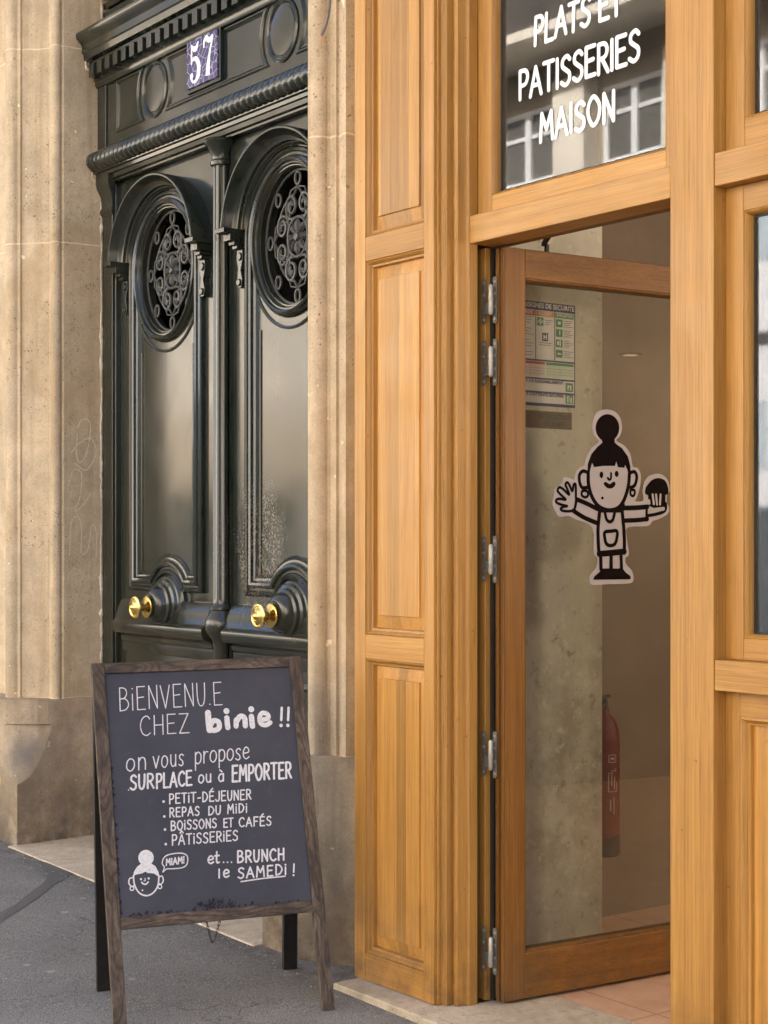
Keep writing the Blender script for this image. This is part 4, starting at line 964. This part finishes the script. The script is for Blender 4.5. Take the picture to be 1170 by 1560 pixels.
sfill([(395,835),(440,890),(520,905),(600,892),(655,840),(645,920),(450,920)], False)
sline([(262,812),(340,845),(430,890)],24); sline([(232,905),(320,960),(425,1005)],24); sline([(255,800),(252,850),(236,908)],16)
sline([(640,882),(740,880),(838,872)],26); sline([(640,985),(740,982),(838,972)],24); sline([(833,872),(830,982)],16,sm=False)
sline([(838,945),(900,935),(965,915),(988,890),(988,845)],18)
sline([(446,915),(434,1050),(436,1160),(442,1262)],22); sline([(632,915),(645,1050),(650,1160),(648,1250)],22); sline([(442,1258),(540,1250),(650,1238)],32)
sline([(490,918),(504,975),(530,995),(556,975),(570,918)],18); sline([(490,1080),(540,1072),(588,1072),(588,1130),(570,1178),(530,1190),(500,1170),(488,1120)],19,True)
sline([(455,1262),(458,1385)],22,sm=False); sline([(541,1255),(541,1385)],22,sm=False); sline([(622,1250),(626,1380)],20,sm=False)
sfill([(395,1470),(402,1443),(450,1402),(470,1378),(525,1376),(600,1378),(630,1370),(660,1410),(700,1440),(700,1466),(545,1468)], False)
sline([(240,898),(200,908),(145,905),(128,888),(150,872),(180,866),(135,855),(95,838),(92,815),(120,806),(168,812),(120,765),(102,738),(118,712),(150,730),(196,772),(178,720),(166,690),(182,672),(202,700),(222,742),(234,692),(250,692),(252,800)],14)
sfill([(836,775),(822,725),(845,685),(880,650),(930,636),(980,655),(1003,700),(1010,740),(990,775)]); sfill([(842,765),(848,862),(905,890),(985,872),(985,765)], False)
ar = pn.mb.build('sticker_drawing', MT['stk_black'], st)
p2 = Pen(Nn, pn.o+.0002, .00003); pn = p2
for a,b in (((880,772),(890,848)),((908,772),(916,852)),((945,772),(940,852)),((850,820),(854,845))): sline([a,b],13,sm=False)
sline([(852,905),(900,896),(968,888)],20)
pn.mb.build('sticker_highlights', MT['stk_white'], st)

# ------------------------------------------------------------------ inside the shop
XW = -.30
mb = MB(); mb.box(-.62,XW,.152,.892,-.001,3.7); o = mb.build('plaster_pier', MT['plaster'], loc=(-.45,.5,0), bevel=.004); tag(o,'bare grey plaster pier just inside the shop door','pier')
mb = MB(); mb.box(-.72,-.622,.20,6.0,-.001,3.7); mb.box(-.62,4.0,5.9,6.0,-.001,3.7); mb.box(3.9,4.0,.2,5.899,-.001,3.7); mb.box(2.755,3.9,.14,.2,-.001,3.7)
o = mb.build('shop_wall', MT['brownwall'], loc=(-.6,3,0)); tag(o,'dark brown interior wall of the shop behind the open door','wall')
tag(MB().box(-.8,4.0,.16,6.0,3.701,3.74).build('ceiling', MT['ceil']), kind='structure')
def pendant(x, y, z, label, watts=0):
    t = thing('pendant_lamp', label, 'lamp', (x,y,3.70), 'pendant lamps in the shop')
    MB().tube([(x,y,3.70),(x,y,z+.016)], .0018, 8).build('lamp_cord', MT['rubber'], t)
    MB().revolve([(.0,.016),(.02,.016),(.056,.012),(.058,.008),(.054,.008),(.0,.010)], (x,y,z), (0,0,1), 32).build('lamp_shade', MT['brownwall'], t)
    em = bpy.data.materials.get('lit_bulb')
    if not em:
        em = bpy.data.materials.new('lit_bulb'); em.use_nodes = True; b = em.node_tree.nodes['Principled BSDF']
        b.inputs['Emission Color'].default_value = (1,.72,.45,1); b.inputs['Emission Strength'].default_value = .55
    MB().revolve([(0,.0078),(.034,.0078),(.034,.004),(0,.003)], (x,y,z), (0,0,1), 28).build('bulb', em, t)
    if not watts: return
    ld = bpy.data.lights.new('interior_fill_light','POINT'); ld.energy = watts; ld.color = (1,.84,.64); ld.shadow_soft_size = .16  # added fill light for the dim interior
    lo = bpy.data.objects.new('interior_fill_light', ld); COL.objects.link(lo); lo.parent = t; lo.location = (0,0,z-.07-3.70)
pendant(1.74,1.8,2.35,'lit pendant lamp reflected in the glass of the shop door')
pendant(2.35,.85,2.35,'added unseen pendant lamp that brightens the plaster pier',10)  # unseen lamp added to light the plaster evenly
pendant(2.9,3.6,2.35,'added unseen pendant lamp that brightens the shop interior',30)  # unseen lamp added to brighten the back of the shop
# safety poster on the plaster pier
PR = Vector((0,1,0)); UP = Vector((0,0,1)); PXp = XW+.0015
ptr = onX(876,466,PXp); pbr = onX(876,622,PXp); PHt = ptr.z-pbr.z; PWd = .297; y1 = ptr.y; y0 = y1-PWd; zb = pbr.z
poster = thing('safety_poster','white fire safety poster with red, orange and green headings on the plaster pier','poster',(PXp,(y0+y1)/2,zb))
MB().box(XW+.0003,PXp,y0,y1,zb,zb+PHt).build('poster_sheet', plain('poster_paper',(.72,.72,.74),.5,0,.3,.03), poster)
pc_ = {k: plain('print_'+k, c, .5, 0, .3, .04) for k,c in dict(navy=(.02,.02,.13),red=(.45,.03,.03),orange=(.62,.28,.03),green=(.02,.24,.09),pale=(.55,.66,.55),pink=(.72,.60,.58),grey=(.16,.16,.18),white=(.72,.72,.74)).items()}
pens = {}
def R_(col, u0, u1, v0, v1, lv=1):   # u 0..1 left-right, v 0..1 bottom-top
    m = pens.setdefault(col, MB()); xo = PXp+.0003*lv
    f = lambda u,v: (xo, y0+u*PWd, zb+v*PHt); m.add([f(u0,v0),f(u1,v0),f(u1,v1),f(u0,v1)],[(0,1,2,3)])
R_('navy',0,1,.918,1); R_('navy',0,1,.0,.03); 
for v in (.125,.255,.43): R_('navy',0,1,v,v+.017)
R_('navy',0,.012,0,1); R_('navy',.985,1,0,1)
for u in (.345,.655): R_('navy',u,u+.012,.447,.918,1.4)
R_('red',.02,.335,.862,.912,2); R_('orange',.36,.65,.862,.912,2); R_('green',.67,.975,.862,.912,2)
for i,v in enumerate((.775,.68,.58,.48)):
    R_('green',.68,.79,v,v+.075,2)
    for j in range(4): R_('grey',.81,.965-.03*((i+j)%3),v+.06-.018*j,v+.066-.018*j,2)
R_('white',.71,.76,.80,.83,3); R_('white',.735,.75,.70,.745,3); R_('white',.70,.73,.60,.64,3); R_('white',.74,.76,.59,.65,3); R_('white',.705,.765,.51,.525,3)
R_('green',.375,.475,.77,.85,2); R_('white',.41,.44,.78,.84,3); R_('white',.385,.465,.798,.822,3)
for j in range(3): R_('grey',.50,.63-.03*j,.825-.02*j,.831-.02*j,2)
R_('navy',.455,.55,.625,.705,2); R_('white',.475,.49,.64,.69,3); R_('white',.515,.53,.64,.69,3); R_('white',.49,.515,.658,.672,3)
for j in range(2): R_('grey',.41,.61-.02*j,.605-.02*j,.611-.02*j,2)
for i in range(14):
    if i % 4 != 3: R_('grey',.05,.31-.05*((i*7)%3)/2,.845-.028*i,.851-.028*i,2)
R_('red',.02,.50,.40,.425,2); R_('pink',.02,.50,.285,.399,2); R_('green',.52,.975,.40,.425,2); R_('pale',.52,.975,.285,.399,2)
for v in (.31,.335,.362): R_('grey',.025,.495,v,v+.003,3); R_('grey',.525,.97,v,v+.003,3)
for u in (.26,.745): R_('grey',u,u+.004,.288,.397,3)
for v in (.155,.04): R_('green',.84,.965,v,v+.085,2)
R_('white',.87,.89,.17,.22,3); R_('white',.915,.935,.17,.22,3); R_('white',.885,.92,.20,.215,3); R_('white',.865,.885,.05,.115,3); R_('white',.92,.945,.05,.10,3); R_('white',.895,.905,.05,.115,3)
for k,m in pens.items(): m.build('poster_print', pc_[k], poster)
def ptxt(s_, u, v, hgt, col, w_): return text_mesh(s_, hgt*1.4, PR, UP, (PXp+.0012, y0+u*PWd, zb+v*PHt), 'poster_text', pc_[col], poster, fit=w_*PWd, bold=.0004)
ptxt('CONSIGNES DE SECURITE',.03,.942,.017,'white',.95); ptxt('INCENDIE',.06,.876,.012,'white',.24); ptxt('ACCIDENT',.40,.876,.012,'white',.21); ptxt('EVACUATION',.69,.876,.012,'white',.26)
ptxt('POINT DE RASSEMBLEMENT',.04,.222,.0105,'navy',.76); ptxt("ESPACE D'ATTENTE SECURISE",.04,.096,.0105,'navy',.76)
# no smoking plaque
q1 = onX(871,629,PXp); q0 = onX(871,655,PXp); yr = q1.y; yl0 = yr-.27; 
plaque = thing('no_smoking_plaque','small dark bronze no smoking plaque under the safety poster','plaque',(PXp,(yl0+yr)/2,q0.z))
MB().box(XW+.0003,PXp+.001,yl0,yr,q0.z,q1.z).build('plaque_plate', plain('bronze_plate',(.11,.085,.055),.6,.1,.3,.15), plaque, bevel=.001)
hgt = q1.z-q0.z; ink = plain('plaque_ink',(.018,.012,.008),.5)
text_mesh('INTERDICTION',hgt*.40,PR,UP,(PXp+.0016,yl0+.107,q0.z+hgt*.56),'plaque_text',ink,plaque,fit=.156,bold=.0004); text_mesh('DE FUMER',hgt*.40,PR,UP,(PXp+.0016,yl0+.135,q0.z+hgt*.14),'plaque_text',ink,plaque,fit=.105,bold=.0004)
pn = Pen((1,0,0), .0012); cc = Vector((PXp+.0006,yl0+.078,q0.z+hgt*.5)); pn.stroke([cc+Vector((0,.022*cos(i*pi/16),.022*sin(i*pi/16))) for i in range(32)], .004, True); pn.stroke([cc+Vector((0,-.013,0)),cc+Vector((0,.013,0))], .006); pn.stroke([cc+Vector((0,-.014,.014)),cc+Vector((0,.014,-.014))], .004)
pn.mb.build('no_smoking_symbol', plain('plaque_red',(.12,.02,.012),.5), plaque)
# fire extinguisher on the brown wall, half hidden by the pier
ec = Vector((-.535,0,0)); d_ = ray(920,1200); tt = (ec.x-CAM.x)/d_.x; ec.y = CAM.y+d_.y*tt
ez0 = (CAM+ray(925,1302)*tt).z; ez1 = (CAM+ray(925,1085)*tt).z; er = .060*tt/6.1*1.0
ext = thing('fire_extinguisher','red fire extinguisher hung on the brown wall behind the door glass','fire extinguisher',(ec.x,ec.y,ez0))
hb = ez1-ez0
MB().revolve([(er*.96,.072),(er,.075),(er,hb*.80),(er*.93,hb*.88),(er*.7,hb*.95),(er*.36,hb*.99),(er*.3,hb*1.03),(0,hb*1.03)], (ec.x,ec.y,ez0), (0,0,1), 36).build('cylinder_body', MT['red'], ext)
MB().revolve([(0,0),(er*.9,0),(er*1.03,.008),(er*1.03,.078),(er,.080)], (ec.x,ec.y,ez0), (0,0,1), 36).build('base_ring', MT['rubber'], ext)
mb = MB(); zt_ = ez0+hb*1.03; mb.revolve([(.014,0),(.016,.01),(.012,.04),(0,.042)], (ec.x,ec.y,zt_), (0,0,1), 14); mb.obox((ec.x-.01,ec.y-.055,zt_+.03),(.02,0,0),(0,.085,.012),(0,0,.008)); mb.obox((ec.x-.008,ec.y-.06,zt_+.052),(.016,0,0),(0,.085,-.012),(0,0,.006)); mb.build('valve', MT['dark_steel'], ext)
MB().tube([Vector(p) for p in smooth([(ec.x+.02,ec.y-.01,zt_+.025),(ec.x+.035,ec.y-.05,zt_),(ec.x+.03,ec.y-.068,zt_-.1),(ec.x+.028,ec.y-.066,zt_-.3),(ec.x+.026,ec.y-.062,zt_-.42)])], .009, 8).build('hose', MT['rubber'], ext)
mb = MB(); mb.box(-.6219,ec.x-er-.0005,ec.y-.02,ec.y+.02,ez0+hb*.5,ez0+hb*.54); mb.build('wall_bracket', MT['dark_steel'], ext)
mb = MB()
def lab(a0, a1, z0, z1):
    K = 6; rows = [[(ec.x+(er+.0006)*cos(radians(a0+(a1-a0)*i/K)), ec.y+(er+.0006)*sin(radians(a0+(a1-a0)*i/K)), z) for i in range(K+1)] for z in (z0,z1)]; mb.loft(rows, cap=False, closed=False)
for i,(a0,a1,f0,f1) in enumerate([(-8,24,.66,.665),(-8,24,.71,.715),(-8,-5,.66,.715),(21,24,.66,.715),(0,16,.68,.695),(-10,-6,.46,.58),(2,6,.50,.58),(14,18,.47,.56),(24,28,.46,.52),(-10,28,.455,.46),(-10,10,.585,.59),(2,20,.60,.605),(20,24,.595,.62),(12,16,.30,.42),(-2,2,.32,.40)]): lab(a0-20,a1-20,ez0+hb*f0,ez0+hb*f1)
mb.build('printed_label', plain('label_white',(.32,.28,.26),.5), ext)

# ================================================================== SANDWICH BOARD
FR = onG(500,1540); FL = onG(186,1577)
BR, BL = onG(440,1474), onG(157,1507)
lean = RGT*-.128+FWD*.31
def topz(pt, px, py):
    p = pt+lean; f = (p-CAM).dot(FWD); return Vector((p.x,p.y,CAM.z+(HZ-py)/FPX*f))
TR, TL = topz(FR,453,998), topz(FL,152,1014)
TL.z = TR.z = (TL.z+TR.z)/2
bd = thing('sandwich_board','dark wood sandwich board with a handwritten French cafe menu, standing on the pavement','sandwich board',(FR+FL+BR+BL)/4)
wv = (FR-FL); wl = wv.length; wv = wv.normalized(); upv = ((TL-FL)+(TR-FR)); upv = (upv-wv*upv.dot(wv)).normalized(); bn = wv.cross(upv).normalized()
if bn.dot(CAM-FL) < 0: bn = -bn
HB = (TL-FL).dot(upv); sw_ = .042; th_ = .022
def bp(a, b, n_=0): return FL+wv*a+upv*b+bn*n_          # board coordinates: a across, b up, n outwards
a0, a1 = -.024, wl+.024
def bbox(mb, u0, u1, v0, v1, n0, n1): mb.obox(bp(u0,v0,n0), wv*(u1-u0), upv*(v1-v0), bn*(n1-n0)); return mb
def bco(px, py): p = onP(px, py, FL, bn)-FL; return p.dot(wv), p.dot(upv)
vb0 = (bco(190,1415)[1]+bco(478,1390)[1])/2; vb1 = (bco(190,1398)[1]+bco(478,1375)[1])/2+.004
front_l = bbox(MB(), a0, a0+.042, 0, HB, -th_, 0).build('front_leg', MT['dwz'], bd, bevel=.002)
front_r = bbox(MB(), a1-.042, a1, 0, HB, -th_, 0).build('front_leg', MT['dwz'], bd, bevel=.002)
bbox(MB(), a0+.0424, a1-.0424, HB-.036, HB-.001, -th_, -.0006).build('top_rail', MT['dwx'], bd, bevel=.002)
bbox(MB(), a0+.0424, a1-.0424, vb0, vb1, -th_, -.0006).build('bottom_rail', MT['dwx'], bd, bevel=.002)
pane = bbox(MB(), a0+.0424, a1-.0424, vb1+.0004, HB-.0364, -.016, -.008).build('chalkboard_panel', MT['board'], bd)
# chipped edges of the black panel
mb = MB(); rnd = random.Random(3)
def chip(u, v, r, k):
    mb.poly([bp(u+r*cos(2*pi*i/9)*rnd.uniform(.5,1.2), v+r*1.3*sin(2*pi*i/9)*rnd.uniform(.5,1.2), -.0078+.00002*k) for i in range(9)])
kk = 0
for i in range(46): chip(a0+.044+rnd.random()**3*.006, vb1+rnd.random()*.52*rnd.choice((1,.6)), rnd.uniform(.002,.006), kk); kk += 1
for i in range(40): chip(a0+.06+rnd.random()*(wl-.08), vb1+.002+abs(rnd.gauss(0,.004)), rnd.uniform(.002,.006), kk); kk += 1
for i in range(70): chip(a0+.35+rnd.gauss(0,.032), vb1+.016+rnd.gauss(0,.008), rnd.uniform(.0015,.005), kk); kk += 1
mb.build('chipped_edge', MT['chip'], pane)
# writing
NB = -.0078
def zc8(x, y): return onP(160+x/3.656, 1010+y/3.656, bp(0,0,NB), bn)
PO = [.0004]
def newpen(): 
    p = Pen(bn, PO[0], .00002); PO[0] += .00005; return p
def done(p, name='chalk_line'): p.mb.build(name, MT['chalk'], pane); return newpen()
pn = newpen(); u1 = (zc8(600,600)-zc8(500,600)).length/100
def bt(text, A, B, h, wd, gap=.2, lean_=0):
    a = zc8(*A); b = zc8(*B); write(pn, text, a, b, zc8(A[0]+lean_,A[1]-h)-a, wd*u1, gap, .02)
bt('BiENVENU.E',(80,266),(652,230),128,5.5,.2,-4); bt('CHEZ',(195,404),(468,388),108,5.5,.2,-2)
pn = done(pn)
bt('on',(118,604),(228,592),110,6.5,.2); bt('vous',(268,586),(438,572),104,6.5,.22); bt('propose',(500,562),(802,534),104,6.5,.16)
pn = done(pn)
bt('SUR',(140,706),(270,696),80,11,.2); bt('PLACE',(286,698),(482,680),80,11,.18); bt('ou',(520,670),(590,664),72,8,.2); bt('à',(630,662),(662,656),66,8); bt('EMPORTER',(708,662),(1036,640),88,12,.2)
pn.dot(zc8(130,708), 3*u1)
def bull(x,y):
    global pn
    pn = done(pn); pn.dot(zc8(x,y), 7*u1)
bull(326,772); bt('PETiT-DÉJEUNER',(358,784),(812,758),54,7.5,.22); bull(330,855); bt('REPAS',(360,858),(524,848),50,7.5,.25); bt('DU',(576,848),(644,842),48,7.5); bt('MiDi',(682,840),(790,832),50,7.5,.26)
bull(334,928); bt('BOiSSONS',(367,934),(620,916),52,7.5,.22); bt('ET',(660,916),(712,912),48,7.5); bt('CAFÉS',(746,912),(924,904),50,7.5,.24); bull(338,1009); bt('PÂTiSSERiES',(373,1016),(738,988),57,7.5,.22)
pn = done(pn)
bt('et',(572,1118),(636,1112),66,9,.12)
for x in (660,682,704): pn.dot(zc8(x,1110), 4.5*u1)
bt('BRUNCH',(737,1112),(996,1096),64,10,.24); bt('le',(632,1196),(690,1190),66,9,.3); bt('SAMEDi',(740,1200),(1008,1178),58,9,.26); bt('!',(1044,1184),(1056,1184),64,9); pn.stroke([zc8(757,1218),zc8(880,1200),zc8(1002,1188)], 7*u1)
pn = done(pn)
# the shop's name in fat brush letters
def fat(pts, wd, closed=False): pn.stroke([zc8(*p) for p in smooth(pts, closed, 6)], wd*u1, closed)
fat([(573,278),(577,330),(582,374)],34); fat([(586,350),(604,322),(632,330),(634,362),(606,376),(585,366)],29,True)
fat([(678,306),(681,340),(684,360)],30); pn.dot(zc8(676,268),17*u1); fat([(730,352),(730,318)],29); fat([(732,326),(752,298),(776,306),(781,350)],30)
fat([(815,298),(818,330),(821,352)],31); pn.dot(zc8(814,258),17*u1); fat([(862,318),(908,308),(902,284),(874,280),(860,306),(868,338),(896,346),(920,332)],26)
for x in (984,1022): pn.stroke([zc8(x,250),zc8(x-3,318)], 14*u1); pn.dot(zc8(x-4,348), 10*u1)
# the little head with a bun
pn = done(pn, 'shop_name')
pn.fill([zc8(228+43*cos(2*pi*i/24),1085+44*sin(2*pi*i/24)) for i in range(24)])
pn.fill([zc8(*p) for p in [(155,1196),(160,1165),(178,1135),(204,1116),(252,1114),(280,1132),(298,1165),(302,1192),(270,1172),(238,1170),(225,1162),(205,1172),(168,1180)]])
fat([(158,1185),(164,1235),(190,1280),(230,1296),(268,1280),(294,1240),(300,1185)],8)
fat([(158,1196),(138,1200),(132,1225),(146,1244),(163,1240)],7); fat([(300,1192),(318,1188),(324,1212),(312,1232),(297,1228)],7); pn.stroke([zc8(150+11*cos(i*.5),1256+11*sin(i*.5)) for i in range(12)], 6*u1, True); pn.stroke([zc8(305+11*cos(i*.5),1246+11*sin(i*.5)) for i in range(12)], 6*u1, True)
pn.dot(zc8(200,1204),6*u1); pn.dot(zc8(243,1200),6*u1); fat([(222,1200),(224,1212),(216,1214)],5); fat([(204,1222),(214,1231),(228,1232),(240,1220)],8); pn.dot(zc8(208,1266),4.5*u1)
pn = done(pn, 'drawn_face')
fat([(322,1165),(330,1138),(318,1115),(332,1080),(370,1064),(430,1060),(458,1078),(456,1120),(430,1140),(380,1146),(342,1148)],6,True)
bt('MiAM!',(340,1128),(440,1114),36,7,.2)
done(pn, 'speech_bubble')
# back frame
TLb, TRb = bp(a0+.004,HB-.01,-th_-.002), bp(a1-.004,HB-.01,-th_-.002)
def blade(A, B, wd, dep, mat, name, par):
    A = Vector(A); B = Vector(B); dv = (B-A).normalized(); dn = dv.cross(wv).normalized(); mb = MB()
    mb.obox(A, wv*wd, dn*dep, B-A); return mb.build(name, mat, par, bevel=.002)
ddn = ((BL-FL)).normalized()
blade(BL-wv*.024, TLb, .050, -.024, MT['legback'], 'back_leg', bd); blade(BR-wv*.026, TRb-wv*.05, .050, -.024, MT['legback'], 'back_leg', bd)
f1 = .30
PA = (BL-wv*.024).lerp(TLb, f1); PB = (BR+wv*.024).lerp(TRb, f1); dv = (TLb-(BL-wv*.024)).normalized(); dn = dv.cross(wv).normalized()
MB().obox(PA+wv*.0505-dn*.016, (PB-PA)-wv*.101, dn*.008, (TLb-PA)*.94).build('back_panel', MT['legback'], bd)
MB().obox(PA+wv*.0505-dn*.022, (PB-PA)-wv*.101, dn*.020, dv*.036+wv*0).build('back_rail', MT['legback'], bd) if False else None
# chain
cA = bp(*bco(312,1398), -.020); cB0 = bp(*bco(338,1396), -.020)
q0_ = onP(312,1402,bp(0,0,-.03),bn); q1_ = onP(338,1400,bp(0,0,-.03),bn); ql = onP(324,1436,bp(0,0,-.06),bn)
cp = [Vector(p) for p in smooth([tuple(q0_+Vector((0,0,.02))),tuple(q0_.lerp(ql,.55)),tuple(ql),tuple(q1_.lerp(ql,.55)),tuple(q1_+Vector((0,0,.02)))],False,6)]
mb = MB()
for i in range(len(cp)-1):
    m_ = (cp[i]+cp[i+1])/2; tdir = (cp[i+1]-cp[i]); ln = tdir.length*.72; tdir.normalize(); sdv = tdir.orthogonal().normalized(); 
    if i%2: sdv = tdir.cross(sdv)
    mb.tube([m_+tdir*ln*cos(2*pi*j/10)+sdv*.0036*sin(2*pi*j/10) for j in range(10)], .0011, 5, True)
mb.build('chain', MT['dark_steel'], bd)

# ================================================================== HOUSE ACROSS THE STREET (seen in the glass and the gloss paint)
YO = -13.2
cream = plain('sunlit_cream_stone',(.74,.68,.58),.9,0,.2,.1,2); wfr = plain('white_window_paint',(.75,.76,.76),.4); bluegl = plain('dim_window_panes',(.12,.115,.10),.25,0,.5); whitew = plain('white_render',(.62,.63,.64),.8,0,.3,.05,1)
opp = thing('facing_house','cream stone house across the street with white casement windows','house',(-14,YO,0))
brick = plain('shaded_tan_brick',(.33,.275,.21),.9,0,.2,.15,1.5)  # wall colour darkened to stand for the shadowed window bays
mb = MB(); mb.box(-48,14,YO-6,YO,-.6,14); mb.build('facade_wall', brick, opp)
mb = MB(); mb.box(-48,14,YO+.001,YO+.22,4.25,4.5); mb.box(-48,14,YO+.001,YO+1.1,8.72,8.86); mb.build('stone_band', cream, opp)
mb = MB(); mb.box(-48,14,YO+.001,YO+.16,9.0,13.9); mb.build('shade_dark_storey', plain('soffit_shade_tone',(.07,.062,.055),.7,0,.3,.2,2), opp)  # upper storey coloured dark in place of a shaded soffit
for k in range(28):
    xm = -47.1+2.25*k
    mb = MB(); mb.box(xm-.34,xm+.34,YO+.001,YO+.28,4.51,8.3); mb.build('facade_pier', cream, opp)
mb = MB(); mb.box(-18.5,-2,YO,YO+.06,-.5,4.24); mb.box(-18.5,-2,YO+.2205,YO+.26,4.20,5.1); mb.build('white_ground_floor', whitew, opp)
bz = plain('blue_grey_shutters',(.36,.43,.47),.6,0,.3,.1,3)
MB().box(-18.4,-2.1,YO+.0605,YO+.12,-.5,1.92).build('shutter_panel', bz, opp); MB().box(-18.5,-2,YO+.2205,YO+.25,5.12,5.9).build('blue_fascia', bz, opp)
def owin(x, z, w_, h_, base=.0):
    y = YO+base
    m = MB(); m.box(x-w_/2,x+w_/2,y,y+.05,z,z+.07).box(x-w_/2,x+w_/2,y,y+.05,z+h_-.07,z+h_).box(x-w_/2,x-w_/2+.09,y,y+.05,z+.0705,z+h_-.0705).box(x+w_/2-.09,x+w_/2,y,y+.05,z+.0705,z+h_-.0705).box(x-.06,x+.06,y,y+.06,z+.0705,z+h_-.0705).box(x-w_/2+.0905,x-.0605,y,y+.04,z+h_*.62,z+h_*.62+.06).box(x+.0605,x+w_/2-.0905,y,y+.04,z+h_*.62,z+h_*.62+.06)
    m.box(x-w_/2-.1,x+w_/2+.1,y,y+.12,z-.12,z-.001)
    f = m.build('window', wfr, opp); MB().box(x-w_/2+.01,x+w_/2-.01,y+.004,y+.012,z+.02,z+h_-.02).build('window_pane', bluegl, f)
for k in range(27):
    x = -45.97+2.25*k
    owin(x, 6.95, 1.26, 1.12)
    if k % 2: owin(x, 4.75, 1.26, 1.6)
for x in (-16.6,-14.6,-12.6,-10.6,-8.6,-6.6):
    MB().box(x-.75,x+.75,YO+.0605,YO+.075,2.42,3.32).build('shop_window', bz, opp)
dks = plain('dark_shopfront_paint',(.02,.022,.02),.4,0,.5)
for k in range(7):
    x = -46.5+4.0*k; mb = MB(); mb.box(x-1.85,x+1.85,YO+.001,YO+.12,-.5,2.55).box(x-1.8,x+1.8,YO+.1201,YO+.30,2.2,2.5); mb.build('dark_shopfront', dks, opp)
